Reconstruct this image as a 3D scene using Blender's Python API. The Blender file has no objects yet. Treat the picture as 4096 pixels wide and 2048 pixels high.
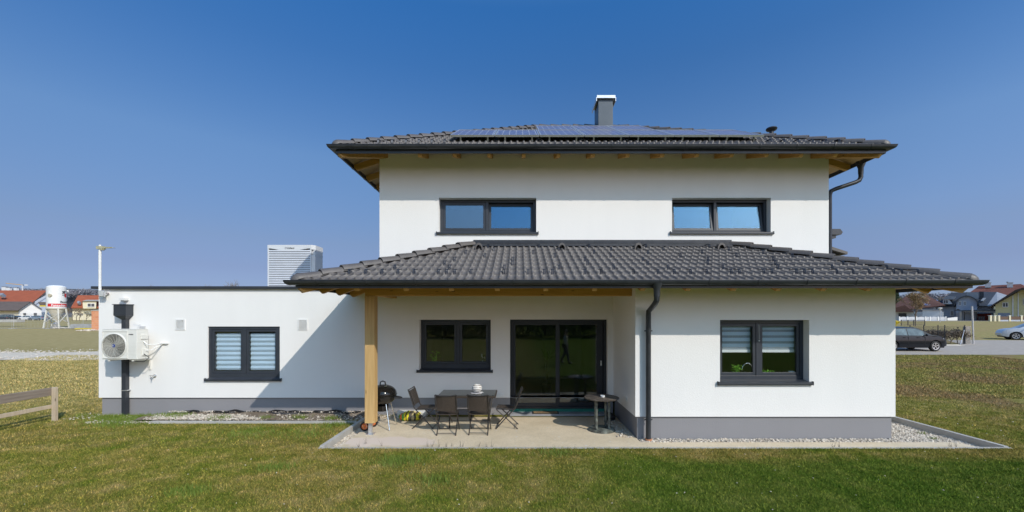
import bpy, bmesh, math, random
import numpy as np
from mathutils import Vector, Matrix
random.seed(7); rng = np.random.default_rng(7)
D = bpy.data; SC = bpy.context.scene; COL = SC.collection
R = math.radians
# ---------------------------------------------------------------- camera, sky, sun, exposure
F, U0, V0, H = 1640.0, 2075.0, 1265.0, 2.45       # focal length / vanishing point (photo pixels), eye height
cam = D.objects.new('camera', D.cameras.new('camera')); COL.objects.link(cam)
cam.location = (0, 0, H); cam.rotation_euler = (R(90), 0, 0)
cam.data.sensor_width = 36; cam.data.lens = F/4096*36
cam.data.shift_x = -(U0-2048)/4096; cam.data.shift_y = (V0-1024)/4096
cam.data.clip_start = 0.05; cam.data.clip_end = 5000
SC.camera = cam
SUN = Vector((0.85, -1.0, 0.97)).normalized()        # direction towards the sun
sl = D.lights.new('sun', 'SUN'); sl.energy = 3.35; sl.angle = R(0.5); sl.color = (1.0, 0.93, 0.83)
so = D.objects.new('sun', sl); COL.objects.link(so)
so.rotation_euler = (-SUN).to_track_quat('-Z', 'Y').to_euler(); so.location = (20, -20, 25)
w = D.worlds.new('World'); SC.world = w; w.use_nodes = True
nt = w.node_tree; bg = nt.nodes['Background']; sky = nt.nodes.new('ShaderNodeTexSky')
sky.sky_type = 'NISHITA'; sky.sun_disc = False
sky.sun_elevation = math.asin(SUN.z); sky.sun_rotation = math.atan2(SUN.x, SUN.y)
sky.altitude = 300; sky.air_density = 1.0; sky.dust_density = 0.9; sky.ozone_density = 3.0
tc_ = nt.nodes.new('ShaderNodeTexCoord'); sp_ = nt.nodes.new('ShaderNodeSeparateXYZ'); cr_ = nt.nodes.new('ShaderNodeValToRGB')
nt.links.new(tc_.outputs['Generated'], sp_.inputs[0]); nt.links.new(sp_.outputs[2], cr_.inputs[0])   # deeper blue with height, milder horizon; zenith brightened as added fill light
SKYT = [(0, (.36, .42, .70)), (.04, (.37, .42, .67)), (.10, (.44, .42, .57)), (.16, (.53, .51, .60)), (.33, (.66, .79, .91)), (.51, (.40, .80, 1.13)), (.60, (.32, .86, 1.30)), (.72, (.9, 1.4, 1.75)), (1, (1.2, 1.5, 1.75))]
e_ = cr_.color_ramp.elements
while len(e_) < len(SKYT): e_.new(.5)
for el_, (p_, c_) in zip(e_, SKYT): el_.position = p_; el_.color = (*[q/2 for q in c_], 1)
mm_ = nt.nodes.new('ShaderNodeVectorMath'); mm_.operation = 'MULTIPLY'; m2_ = nt.nodes.new('ShaderNodeVectorMath'); m2_.operation = 'MULTIPLY'
nt.links.new(sky.outputs[0], mm_.inputs[0]); nt.links.new(cr_.outputs[0], mm_.inputs[1]); nt.links.new(mm_.outputs[0], m2_.inputs[0])
mr_ = nt.nodes.new('ShaderNodeMapRange'); mr_.interpolation_type = 'SMOOTHSTEP'; nt.links.new(sp_.outputs[1], mr_.inputs[0])   # sky boosted behind the camera, added fill for the shaded walls
mr_.inputs[1].default_value = -.05; mr_.inputs[2].default_value = -.75; mc_ = nt.nodes.new('ShaderNodeMix'); mc_.data_type = 'VECTOR'; nt.links.new(mr_.outputs[0], mc_.inputs[0]); mc_.inputs[4].default_value = (2, 2, 2); mc_.inputs[5].default_value = (4.9, 3.9, 3.0); nt.links.new(mc_.outputs[1], m2_.inputs[1])
mx_ = nt.nodes.new('ShaderNodeMapRange'); nt.links.new(sp_.outputs[0], mx_.inputs[0]); mx_.inputs[1].default_value = .12; mx_.inputs[2].default_value = .7; mx_.inputs[4].default_value = .42
mz_ = nt.nodes.new('ShaderNodeMapRange'); nt.links.new(sp_.outputs[2], mz_.inputs[0]); mz_.inputs[1].default_value = .2; mz_.inputs[2].default_value = .5; mz_.inputs[3].default_value = 1; mz_.inputs[4].default_value = .12
ml_ = nt.nodes.new('ShaderNodeMath'); ml_.operation = 'MULTIPLY_ADD'; nt.links.new(mx_.outputs[0], ml_.inputs[0]); nt.links.new(mz_.outputs[0], ml_.inputs[1]); ml_.inputs[2].default_value = 1
m3_ = nt.nodes.new('ShaderNodeVectorMath'); m3_.operation = 'SCALE'; nt.links.new(m2_.outputs[0], m3_.inputs[0]); nt.links.new(ml_.outputs[0], m3_.inputs['Scale']); nt.links.new(m3_.outputs[0], bg.inputs[0])
bg.inputs[1].default_value = 0.13
SC.view_settings.view_transform = 'Standard'; SC.view_settings.look = 'None'
SC.view_settings.exposure = 0.0; SC.view_settings.gamma = 1.0
SC.cycles.max_bounces = 8; SC.cycles.blur_glossy = .5; SC.cycles.transparent_max_bounces = 16

def X(u, Y): return (u-U0)*Y/F
def Z(v, Y): return H-(v-V0)*Y/F
def gz(Y):                                         # height of the land: flat by the house, rising gently beyond
    return 0.0 if Y < 10 else min(1.2, .018*(Y-10))

# ---------------------------------------------------------------- materials
MATS = {}
def newmat(name):
    m = D.materials.new(name); m.use_nodes = True; MATS[name] = m
    return m, m.node_tree, m.node_tree.nodes['Principled BSDF']
def N(nt, t, **k):
    n = nt.nodes.new(t)
    for a, b in k.items(): setattr(n, a, b)
    return n
def coords(nt, stretch=(1,1,1)):
    tc = N(nt, 'ShaderNodeTexCoord'); mp = N(nt, 'ShaderNodeMapping')
    mp.inputs['Scale'].default_value = stretch
    nt.links.new(tc.outputs['Object'], mp.inputs[0]); return mp.outputs[0]
def noise(nt, vec, scale, detail=4, rough=.55):
    n = N(nt, 'ShaderNodeTexNoise'); n.inputs['Scale'].default_value = scale
    n.inputs['Detail'].default_value = detail; n.inputs['Roughness'].default_value = rough
    nt.links.new(vec, n.inputs['Vector']); return n.outputs[0]
def ramp(nt, fac, stops):
    r = N(nt, 'ShaderNodeValToRGB'); e = r.color_ramp.elements
    while len(e) < len(stops): e.new(.5)
    for el, (p, c) in zip(e, stops):
        el.position = p; el.color = (*c, 1) if len(c) == 3 else c
    nt.links.new(fac, r.inputs[0]); return r.outputs[0]
def rampf(nt, fac, a, b):
    m = N(nt, 'ShaderNodeMapRange'); m.inputs[1].default_value = a; m.inputs[2].default_value = b
    nt.links.new(fac, m.inputs[0]); return m.outputs[0]
def mixc(nt, fac, a, b, mode='MIX'):
    m = N(nt, 'ShaderNodeMix', data_type='RGBA', blend_type=mode)
    for s, v in ((0, fac), (6, a), (7, b)):
        if hasattr(v, 'links'): nt.links.new(v, m.inputs[s])
        else: m.inputs[s].default_value = (*v, 1) if isinstance(v, tuple) else v
    return m.outputs[2]
def bump(nt, bs, h, dist, strength=1.0):
    b = N(nt, 'ShaderNodeBump'); b.inputs['Distance'].default_value = dist; b.inputs['Strength'].default_value = strength
    nt.links.new(h, b.inputs['Height']); nt.links.new(b.outputs[0], bs.inputs['Normal'])
def pmat(name, c1, c2=None, scale=4, rough=.6, metal=0, stretch=(1,1,1), bs=0, bd=.002, detail=5, lo=.35, hi=.65, spec=None):
    m, nt, b = newmat(name); v = coords(nt, stretch)
    c2 = c2 or tuple(x*.88 for x in c1)
    n = noise(nt, v, scale, detail)
    nt.links.new(ramp(nt, n, [(lo, c1), (hi, c2)]), b.inputs['Base Color'])
    b.inputs['Roughness'].default_value = rough; b.inputs['Metallic'].default_value = metal
    if spec is not None: b.inputs['Specular IOR Level'].default_value = spec
    if bs: bump(nt, b, noise(nt, v, bs, 3), bd)
    return m

def plaster(name, c, grain=42):
    m, nt, b = newmat(name); v = coords(nt)
    n = noise(nt, v, .7, 5); n2 = noise(nt, coords(nt, (1, 1, .12)), 1.6, 4)
    col = ramp(nt, n, [(.3, tuple(x*.965 for x in c)), (.7, c)])
    col = mixc(nt, rampf(nt, n2, .35, .8), col, tuple(x*.95 for x in c))
    sp = noise(nt, v, 30, 2); col = mixc(nt, rampf(nt, sp, .78, .8), col, tuple(x*.9 for x in c))
    nt.links.new(col, b.inputs['Base Color']); b.inputs['Roughness'].default_value = .95
    b.inputs['Specular IOR Level'].default_value = .1
    bump(nt, b, noise(nt, v, grain, 4, .75), .004); return m
M_wall = plaster('white_render', (.83, .815, .79))
M_plinth = plaster('grey_render', (.27, .265, .275))
def woodmat(name, c1, c2, axis=0, knots=True):
    m, nt, b = newmat(name); s = [22, 22, 22]; s[axis] = 1.2
    v = coords(nt, tuple(s)); n = noise(nt, v, 1.3, 6, .6)
    col = ramp(nt, n, [(.3, c1), (.5, tuple((a+d)/2 for a, d in zip(c1, c2))), (.72, c2)])
    if knots:
        s2 = [7, 7, 7]; s2[axis] = 2.2
        vo = N(nt, 'ShaderNodeTexVoronoi'); vo.inputs['Scale'].default_value = 1.0
        nt.links.new(coords(nt, tuple(s2)), vo.inputs['Vector'])
        col = mixc(nt, rampf(nt, vo.outputs['Distance'], .12, .05), col, tuple(x*.35 for x in c2))
    nt.links.new(col, b.inputs['Base Color']); b.inputs['Roughness'].default_value = .62
    bump(nt, b, n, .002); return m
SPR, SPD = (.60, .40, .175), (.45, .28, .105)
M_woodx = woodmat('spruce_along_x', (.62, .36, .11), (.46, .24, .06), 0); M_woody = woodmat('spruce_along_y', (.62, .36, .11), (.46, .24, .06), 1)
M_woodz = woodmat('spruce_along_z', SPR, SPD, 2)
M_soffit = woodmat('soffit_boards', (.62, .42, .2), (.5, .32, .13), 1, False)
M_grayw = woodmat('weathered_wood', (.30, .25, .20), (.18, .14, .11), 1)
M_paleW = woodmat('pale_post_wood', (.55, .45, .33), (.42, .33, .23), 2)
def tilemat():
    m, nt, b = newmat('roof_tile'); v = coords(nt)
    n = noise(nt, v, 3.2, 3); n2 = noise(nt, v, 40, 4, .7)
    col = ramp(nt, n, [(.3, (.088, .078, .073)), (.7, (.125, .112, .104))])
    col = mixc(nt, rampf(nt, n2, .55, .75), col, (.16, .15, .14))
    nt.links.new(col, b.inputs['Base Color']); b.inputs['Roughness'].default_value = .36
    nt.links.new(rampf(nt, n2, -.9, 1.9), b.inputs['Roughness'])
    bump(nt, b, n2, .0015); return m
M_tile = tilemat()
M_anth = pmat('anthracite_metal', (.028, .032, .040), (.036, .041, .050), 3, .38, .0, bs=60, bd=.0003)
M_gut = pmat('gutter_metal', (.035, .038, .045), (.05, .053, .06), 6, .36, .3)
M_frame = pmat('window_frame_foil', (.030, .036, .047), (.037, .043, .055), 5, .42, bs=90, bd=.0004)
M_dframe = pmat('door_frame_foil', (.012, .015, .022), (.016, .019, .027), 5, .4)
M_alu = pmat('aluminium', (.62, .63, .64), (.72, .72, .73), 8, .35, .8)
M_silv = pmat('bright_steel', (.7, .7, .7), (.8, .8, .8), 9, .18, 1)
M_whiteP = pmat('white_plastic', (.78, .78, .75), (.72, .72, .69), 3, .45)
M_white = pmat('white_paint', (.78, .78, .77), (.70, .70, .68), 5, .5)
M_ac = pmat('cream_sheet_metal', (.74, .73, .68), (.70, .69, .64), 2, .42)
M_dark = pmat('dark_void', (.01, .01, .012), (.015, .015, .017), 4, .8)
M_black = pmat('black_plastic', (.012, .012, .013), (.02, .02, .022), 8, .4)
M_enamel = pmat('black_enamel', (.010, .0095, .009), (.014, .013, .012), 5, .08)
M_hp = pmat('heatpump_shell', (.62, .64, .66), (.66, .68, .70), 3, .4)
M_slat = pmat('heatpump_slat', (.66, .69, .74), (.6, .63, .68), 3, .4)
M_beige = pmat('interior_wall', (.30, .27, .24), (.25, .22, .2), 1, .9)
M_grayroof = pmat('roof_membrane', (.3, .3, .3), (.2, .2, .2), 2, .9)
M_orange = pmat('orange_plastic', (.85, .20, .02), (.8, .17, .015), 5, .45)
M_rubber = pmat('rubber', (.014, .014, .014), (.022, .022, .021), 30, .85)
M_terra = pmat('terracotta_collar', (.55, .25, .13), (.45, .2, .1), 9, .8)
M_teal = pmat('teal_insulation', (.02, .16, .12), (.03, .22, .16), 20, .85)
M_blind = pmat('blind_fabric', (.50, .60, .68), (.46, .56, .64), 2, .9)
M_leafP = pmat('houseplant_leaf', (.18, .42, .04), (.32, .60, .08), 30, .55)
M_leafD = pmat('dark_leaf', (.03, .08, .02), (.05, .12, .03), 20, .55)
M_ceram = pmat('white_ceramic', (.8, .8, .78), (.74, .74, .72), 4, .25)
M_blueD = pmat('logo_blue', (.02, .05, .22), (.025, .06, .26), 4, .4)
M_txt = pmat('dark_lettering', (.03, .03, .035), (.04, .04, .045), 4, .5)
M_red = pmat('signal_red', (.62, .03, .035), (.56, .025, .03), 4, .45)
M_yellow = pmat('yellow_paint', (.72, .55, .03), (.65, .48, .02), 8, .5)
M_green = pmat('print_green', (.06, .3, .04), (.1, .4, .05), 20, .5)
M_brownB = pmat('print_brown', (.05, .035, .025), (.12, .09, .06), 30, .45)
M_coir = pmat('coir_mat', (.36, .23, .11), (.25, .15, .07), 120, .95, bs=200, bd=.004)
def glassmat(name, refl, tint=(.96, .985, 1.0), gc=(.95, .97, 1)):
    m, nt, b = newmat(name); nt.nodes.remove(b); out = nt.nodes['Material Output']
    tr = N(nt, 'ShaderNodeBsdfTransparent'); tr.inputs[0].default_value = (*tint, 1)
    gl = N(nt, 'ShaderNodeBsdfGlossy'); gl.inputs['Roughness'].default_value = .0
    gl.inputs[0].default_value = (*gc, 1)
    bp = N(nt, 'ShaderNodeBump'); bp.inputs['Distance'].default_value = .0012; bp.inputs['Strength'].default_value = .6
    nt.links.new(noise(nt, coords(nt), 1.6, 1), bp.inputs['Height']); nt.links.new(bp.outputs[0], gl.inputs['Normal'])
    lw = N(nt, 'ShaderNodeLayerWeight'); lw.inputs[0].default_value = .5
    pw_ = N(nt, 'ShaderNodeMath', operation='POWER'); nt.links.new(lw.outputs['Facing'], pw_.inputs[0]); pw_.inputs[1].default_value = 5
    mr = N(nt, 'ShaderNodeMapRange'); mr.inputs[3].default_value = refl; mr.inputs[4].default_value = 1
    nt.links.new(pw_.outputs[0], mr.inputs[0])
    mx = N(nt, 'ShaderNodeMixShader'); nt.links.new(mr.outputs[0], mx.inputs[0])
    nt.links.new(tr.outputs[0], mx.inputs[1]); nt.links.new(gl.outputs[0], mx.inputs[2]); nt.links.new(mx.outputs[0], out.inputs[0])
    return m
M_glassU = glassmat('coated_glass', .20, (.9, .95, 1), (.5, .78, 1)); M_glass = glassmat('window_glass', .06); M_glassD = glassmat('door_glass', .065, (.8, .85, .85))
M_glassC = glassmat('car_glass', .25, (.3, .36, .36))

# turf colour shared by the ground sheet and the blades
def turfcol(nt, blade=False):
    tc = N(nt, 'ShaderNodeTexCoord'); v = tc.outputs['Object']
    sx = N(nt, 'ShaderNodeSeparateXYZ'); nt.links.new(v, sx.inputs[0]); x, y = sx.outputs[0], sx.outputs[1]
    n1 = noise(nt, v, .42, 4, .6); n2 = noise(nt, v, 2.3, 5, .65); n3 = noise(nt, v, 16, 4, .7); n4 = noise(nt, v, 60, 3, .7)
    k = 1.0 if not blade else 1.25
    g = lambda c: tuple(q*k for q in c)
    green = ramp(nt, n2, [(.3, g((.075, .13, .010))), (.55, g((.135, .17, .020))), (.75, g((.21, .205, .038)))])
    dry = ramp(nt, n2, [(.3, g((.17, .145, .034))), (.5, g((.23, .19, .055))), (.72, g((.32, .25, .105)))])
    straw = ramp(nt, n2, [(.3, g((.27, .225, .09))), (.55, g((.38, .31, .145))), (.75, g((.50, .42, .22)))])
    def mth(op, a, b):
        m = N(nt, 'ShaderNodeMath', operation=op)
        for i, q in enumerate((a, b)):
            if hasattr(q, 'links'): nt.links.new(q, m.inputs[i])
            else: m.inputs[i].default_value = q
        return m.outputs[0]
    # drier on the left and towards the terrace, a deeper green patch in front right
    greener = mth('MULTIPLY', rampf(nt, mth('ADD', x, mth('MULTIPLY', n1, 2.5)), 1.4, 3.2),
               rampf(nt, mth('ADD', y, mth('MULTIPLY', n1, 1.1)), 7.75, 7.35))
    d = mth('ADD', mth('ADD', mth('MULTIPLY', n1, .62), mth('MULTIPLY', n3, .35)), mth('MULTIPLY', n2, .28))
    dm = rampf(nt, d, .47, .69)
    dm = mth('MULTIPLY', dm, mth('SUBTRACT', 1.0, mth('MULTIPLY', greener, .75)))
    green = mixc(nt, greener, green, ramp(nt, n2, [(.3, g((.045, .10, .008))), (.6, g((.085, .145, .014))), (.8, g((.14, .17, .028)))]))
    col = mixc(nt, dm, green, dry)
    far = mth('MULTIPLY', rampf(nt, mth('ADD', y, mth('MULTIPLY', n2, 3)), 10.5, 14), mth('ADD', .38, mth('MULTIPLY', rampf(nt, x, 3, 0), .5)))
    col = mixc(nt, far, col, straw)
    ea = mth('MULTIPLY', mth('MULTIPLY', rampf(nt, n1, .47, .60), rampf(nt, y, 9.5, 11.5)), rampf(nt, x, 7.5, 9.5))   # bare earth showing right of the house
    col = mixc(nt, mth('MULTIPLY', ea, .75), col, g((.24, .165, .095)))
    if not blade:
        near = rampf(nt, y, 30, 20)
        col = mixc(nt, mth('MULTIPLY', mth('MULTIPLY', rampf(nt, n3, .55, .75), .45), near), col, (.15, .105, .06))
        col = mixc(nt, mth('MULTIPLY', mth('SUBTRACT', 1.0, near), .45), col, (.42, .34, .18))
        col = mixc(nt, mth('MULTIPLY', rampf(nt, n4, .5, .7), near), col, mixc(nt, .5, col, (.03, .035, .012)))
    return col, n4
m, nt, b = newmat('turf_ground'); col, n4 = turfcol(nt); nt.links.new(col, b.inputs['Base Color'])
b.inputs['Roughness'].default_value = 1; b.inputs['Specular IOR Level'].default_value = 0; bump(nt, b, n4, .02); M_turf = m
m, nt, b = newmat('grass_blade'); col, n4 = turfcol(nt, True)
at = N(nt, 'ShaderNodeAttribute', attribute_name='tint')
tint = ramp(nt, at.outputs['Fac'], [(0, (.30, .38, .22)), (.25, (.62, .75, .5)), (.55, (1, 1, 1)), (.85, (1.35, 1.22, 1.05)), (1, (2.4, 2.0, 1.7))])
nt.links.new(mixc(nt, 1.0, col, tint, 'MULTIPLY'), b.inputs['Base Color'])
b.inputs['Roughness'].default_value = .75; b.inputs['Specular IOR Level'].default_value = .15; M_blade = m
M_sheer, nt, b = newmat('sheer_fabric'); nt.nodes.remove(b); q1 = N(nt, 'ShaderNodeBsdfTransparent'); q2 = N(nt, 'ShaderNodeBsdfDiffuse'); q2.inputs[0].default_value = (.5, .55, .6, 1); q3 = N(nt, 'ShaderNodeMixShader'); q3.inputs[0].default_value = .4
nt.links.new(q1.outputs[0], q3.inputs[1]); nt.links.new(q2.outputs[0], q3.inputs[2]); nt.links.new(q3.outputs[0], nt.nodes['Material Output'].inputs[0])
M_weed = pmat('fresh_grass', (.10, .16, .012), (.17, .23, .03), 12, .7)
M_conc = pmat('patio_concrete', (.58, .49, .36), (.48, .40, .29), 1.1, .9, bs=90, bd=.002, lo=.3, hi=.7, detail=8)
M_kerb = pmat('kerb_concrete', (.47, .455, .42), (.38, .365, .335), 3, .9, bs=70, bd=.002)
M_stone = pmat('white_stones', (.66, .60, .51), (.48, .41, .33), 9, .9, bs=60, bd=.002)
M_gravel = pmat('gravel_base', (.58, .51, .41), (.38, .32, .24), 14, .95, bs=40, bd=.02)
M_soil = pmat('soil', (.13, .095, .065), (.22, .175, .125), 6, .98, bs=30, bd=.03)
M_road = pmat('asphalt', (.35, .305, .255), (.42, .37, .31), 3, .9, bs=120, bd=.002)
M_track = pmat('gravel_track', (.56, .48, .37), (.70, .62, .50), 2.2, .95, bs=25, bd=.02, detail=8)
M_bark = pmat('bark', (.10, .075, .055), (.16, .125, .095), 14, .9, stretch=(1, 1, .2))
M_barkL = pmat('pale_bark', (.26, .22, .18), (.18, .15, .12), 14, .9)

# ---------------------------------------------------------------- objects
def tag(o, label=None, cat=None, group=None, kind=None, category=None):
    cat = cat or category
    if label: o['label'] = label
    if cat: o['category'] = cat
    if group: o['group'] = group
    if kind: o['kind'] = kind
    return o
def thing(name, label, cat, loc=(0, 0, 0), group=None, rz=0):
    o = D.objects.new(name, None); COL.objects.link(o); o.location = loc; o.rotation_euler = (0, 0, rz)
    o.empty_display_size = .1
    return tag(o, label, cat, group)
def origin(o):
    v = Vector((0, 0, 0))
    while o: v += o.location; o = o.parent
    return v
class MB:
    def __init__(s): s.v = []; s.f = []
    def add(s, vs, fs):
        n = len(s.v); s.v += [tuple(p) for p in vs]; s.f += [tuple(i+n for i in f) for f in fs]; return s
    def box(s, x0, x1, y0, y1, z0, z1):
        return s.add([(x0,y0,z0),(x1,y0,z0),(x1,y1,z0),(x0,y1,z0),(x0,y0,z1),(x1,y0,z1),(x1,y1,z1),(x0,y1,z1)],
                     [(0,3,2,1),(4,5,6,7),(0,1,5,4),(1,2,6,5),(2,3,7,6),(3,0,4,7)])
    def bar(s, a, b, w, h, up=(0, 0, 1)):           # box beam from a to b
        a, b = Vector(a), Vector(b); d = (b-a).normalized(); up = Vector(up)
        sd = d.cross(up)
        if sd.length < 1e-4: sd = d.cross(Vector((0, 1, 0)))
        sd.normalize(); u = sd.cross(d); sd *= w/2; u *= h/2
        p = [a-sd-u, a+sd-u, a+sd+u, a-sd+u, b-sd-u, b+sd-u, b+sd+u, b-sd+u]
        return s.add(p, [(0,1,2,3),(7,6,5,4),(0,4,5,1),(1,5,6,2),(2,6,7,3),(3,7,4,0)])
    def tube(s, pts, r, n=8, cap=True):
        pts = [Vector(p) for p in pts]; rs = r if isinstance(r, (list, tuple)) else [r]*len(pts)
        vs = []; fs = []; ref = None
        for i, p in enumerate(pts):
            d = (pts[min(i+1, len(pts)-1)]-pts[max(i-1, 0)]).normalized()
            if ref is None: ref = Vector((0, 0, 1)) if abs(d.z) < .9 else Vector((1, 0, 0))
            a = d.cross(ref).normalized(); c = a.cross(d); ref = c
            for k in range(n):
                t = 2*math.pi*k/n; vs.append(p+(a*math.cos(t)+c*math.sin(t))*rs[i])
        for i in range(len(pts)-1):
            for k in range(n):
                k2 = (k+1) % n; fs.append((i*n+k, i*n+k2, (i+1)*n+k2, (i+1)*n+k))
        if cap: fs += [tuple(range(n))[::-1], tuple((len(pts)-1)*n+k for k in range(n))]
        return s.add(vs, fs)
    def lathe(s, prof, c=(0, 0, 0), n=24, axis='z', a0=0, a1=2*math.pi):
        c = Vector(c); full = abs(a1-a0-2*math.pi) < 1e-6; m = n if full else n+1; vs = []; fs = []
        for r, h in prof:
            for k in range(m):
                t = a0+(a1-a0)*k/n; x, y = r*math.cos(t), r*math.sin(t)
                vs.append(c+Vector({'z': (x, y, h), 'y': (x, h, y), 'x': (h, x, y)}[axis]))
        for i in range(len(prof)-1):
            for k in range(n):
                k2 = (k+1) % m; q = (i*m+k, i*m+k2, (i+1)*m+k2, (i+1)*m+k)
                fs.append(q if axis != 'y' else q[::-1])
        return s.add(vs, fs)
    def prism(s, poly, d, holes=None):               # planar polygon (3-D points) extruded by vector d
        poly = [Vector(p) for p in poly]; d = Vector(d); n = len(poly)
        fs = [tuple(range(n))[::-1], tuple(n+i for i in range(n))]+[(i, (i+1) % n, n+(i+1) % n, n+i) for i in range(n)]
        return s.add(poly+[p+d for p in poly], fs)
    def quad(s, *p): return s.add(p, [tuple(range(len(p)))])
    def sphere(s, c, r, n=12, m=8, sc=(1, 1, 1)):
        return s.lathe_s(c, r, n, m, sc)
    def lathe_s(s, c, r, n, m, sc):
        c = Vector(c); vs = []; fs = []
        for i in range(m+1):
            a = math.pi*i/m
            for k in range(n):
                t = 2*math.pi*k/n
                vs.append(c+Vector((r*sc[0]*math.sin(a)*math.cos(t), r*sc[1]*math.sin(a)*math.sin(t), -r*sc[2]*math.cos(a))))
        for i in range(m):
            for k in range(n):
                k2 = (k+1) % n; fs.append((i*n+k, i*n+k2, (i+1)*n+k2, (i+1)*n+k))
        return s.add(vs, fs)
    def xf(s, M):
        s.v = [tuple(M @ Vector(p)) for p in s.v]; return s
    def build(s, name, mat, parent=None, smooth=False, local=False, bevel=0, **t):
        o0 = Vector((0, 0, 0)) if (local or parent is None) else origin(parent)
        me = D.meshes.new(name)
        me.from_pydata([tuple(Vector(p)-o0) for p in s.v], [], s.f)
        if isinstance(mat, (list, tuple)):
            for q in mat: me.materials.append(q)
        else: me.materials.append(mat)
        me.validate(); me.update()
        if smooth: me.shade_smooth(); me.set_sharp_from_angle(angle=R(40))
        o = D.objects.new(name, me); COL.objects.link(o); o.parent = parent
        if bevel:
            b = o.modifiers.new('b', 'BEVEL'); b.width = bevel; b.segments = 2; b.limit_method = 'ANGLE'
        if t: tag(o, **t)
        return o
def fastmesh(name, V, Fi, mat, nside, parent=None, attr=None, **t):   # numpy arrays -> mesh of equal-sided faces
    me = D.meshes.new(name); nf = len(Fi)
    me.vertices.add(len(V)); me.vertices.foreach_set('co', V.astype('f').ravel())
    me.loops.add(nf*nside); me.loops.foreach_set('vertex_index', Fi.astype('i').ravel())
    me.polygons.add(nf); me.polygons.foreach_set('loop_start', np.arange(0, nf*nside, nside, dtype='i'))
    me.polygons.foreach_set('loop_total', np.full(nf, nside, dtype='i'))
    me.update(calc_edges=True); me.materials.append(mat)
    if attr is not None:
        a = me.attributes.new('tint', 'FLOAT', 'POINT'); a.data.foreach_set('value', attr.astype('f'))
    o = D.objects.new(name, me); COL.objects.link(o); o.parent = parent
    return tag(o, **t)
def text(s, size, mat, parent, name='lettering', loc=(0, 0, 0), rot=(R(90), 0, 0), depth=.002, align='LEFT', label=None, bold=0, sx=1.0):
    cu = D.curves.new(name, 'FONT'); cu.body = s; cu.size = size; cu.extrude = depth; cu.align_x = align; cu.offset = bold
    tmp = D.objects.new(name, cu); COL.objects.link(tmp)
    dg = bpy.context.evaluated_depsgraph_get(); me = D.meshes.new_from_object(tmp.evaluated_get(dg))
    D.objects.remove(tmp); D.curves.remove(cu); me.materials.clear(); me.materials.append(mat)
    o = D.objects.new(name, me); COL.objects.link(o); o.parent = parent
    o.location = Vector(loc)-(origin(parent) if parent else Vector((0, 0, 0))); o.rotation_euler = rot; o.scale = (sx, 1, 1)
    if label: o['label'] = label
    return o
def copy_tree(o, parent=None):
    c = o.copy(); COL.objects.link(c); c.parent = parent
    for ch in list(o.children): copy_tree(ch, c)
    return c
# ---------------------------------------------------------------- ground, roads, terrace (the setting)
def sheet(name, xs, ys, mat, dz=0.0, zf=gz):        # ground-following sheet
    V = []; Fc = []
    for y in ys:
        for x in xs: V.append((x, y, zf(y)+dz))
    n = len(xs)
    for j in range(len(ys)-1):
        for i in range(n-1): Fc.append((j*n+i, j*n+i+1, (j+1)*n+i+1, (j+1)*n+i))
    b = MB(); b.add(V, Fc); return b.build(name, mat, kind='structure')
gy = [-220, -60, -20, 0, 5, 10, 20, 30, 45, 60, 76.6667, 100, 150, 260, 500, 900]
# the bed of the terrace and gravel lies a little lower than the lawn: cut it out of the ground sheet
b = MB()
def patch(x0, x1, y0, y1):
    ys = [y0]+[q for q in gy if y0 < q < y1]+[y1]
    for a, c in zip(ys, ys[1:]): b.quad((x0, a, gz(a)), (x1, a, gz(a)), (x1, c, gz(c)), (x0, c, gz(c)))
LX0, LX1, KY = -3.72, 9.15, 7.58
for x0, x1, y0, y1 in ((-600, 600, -220, KY), (-600, LX0, KY, 10), (LX1, 600, KY, 10), (-600, 600, 10, 900)): patch(x0, x1, y0, y1)
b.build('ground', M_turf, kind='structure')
MB().box(LX0, LX1, KY, 10.0, -.3, -.16).build('terrace_bed', M_gravel, kind='structure')
# concrete slab of the terrace with its stain
m, nt, bb = newmat('terrace_concrete'); v = coords(nt)
n = noise(nt, v, 1.3, 8, .6); col = ramp(nt, n, [(.3, (.56, .46, .31)), (.7, (.70, .59, .43))])
n2 = noise(nt, v, 28, 5, .7); col = mixc(nt, rampf(nt, n2, .5, .8), col, (.42, .35, .26))
sx = N(nt, 'ShaderNodeSeparateXYZ'); nt.links.new(v, sx.inputs[0])
vm = N(nt, 'ShaderNodeVectorMath', operation='DISTANCE'); mp = N(nt, 'ShaderNodeMapping'); mp.inputs['Scale'].default_value = (.55, 1.9, 1)
nt.links.new(v, mp.inputs[0]); nt.links.new(mp.outputs[0], vm.inputs[0]); vm.inputs[1].default_value = (-2.55*.55, 8.08*1.9, 0)
ad = N(nt, 'ShaderNodeMath', operation='ADD'); nt.links.new(vm.outputs['Value'], ad.inputs[0]); nt.links.new(noise(nt, v, 3, 3), ad.inputs[1])
col = mixc(nt, rampf(nt, ad.outputs[0], 1.12, .98), col, (.66, .55, .46))           # pale pink wash-out stain
s3 = noise(nt, coords(nt, (1, 1, 1)), 9, 2, .5); col = mixc(nt, rampf(nt, s3, .68, .74), col, (.62, .58, .52))
nt.links.new(col, bb.inputs['Base Color']); bb.inputs['Roughness'].default_value = .92; bump(nt, bb, n2, .004); M_terr = m
MB().box(-3.38, 2.38, 7.66, 10.14, -.25, -.012).box(2.38, 8.6, 7.66, 8.02, -.25, -.013).build('terrace', M_terr, kind='structure')
def kerbm(): return M_kerb
MB().box(LX0, LX1, KY, KY+.08, -.3, .008).build('kerb_front', M_kerb, kind='structure')
MB().box(LX0, LX0+.08, KY+.082, 10.13, -.3, .03).build('kerb_side_left', M_kerb, kind='structure')
MB().box(LX1-.08, LX1, KY+.082, 11.2, -.3, .02).build('kerb_side_right', M_kerb, kind='structure')
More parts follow.
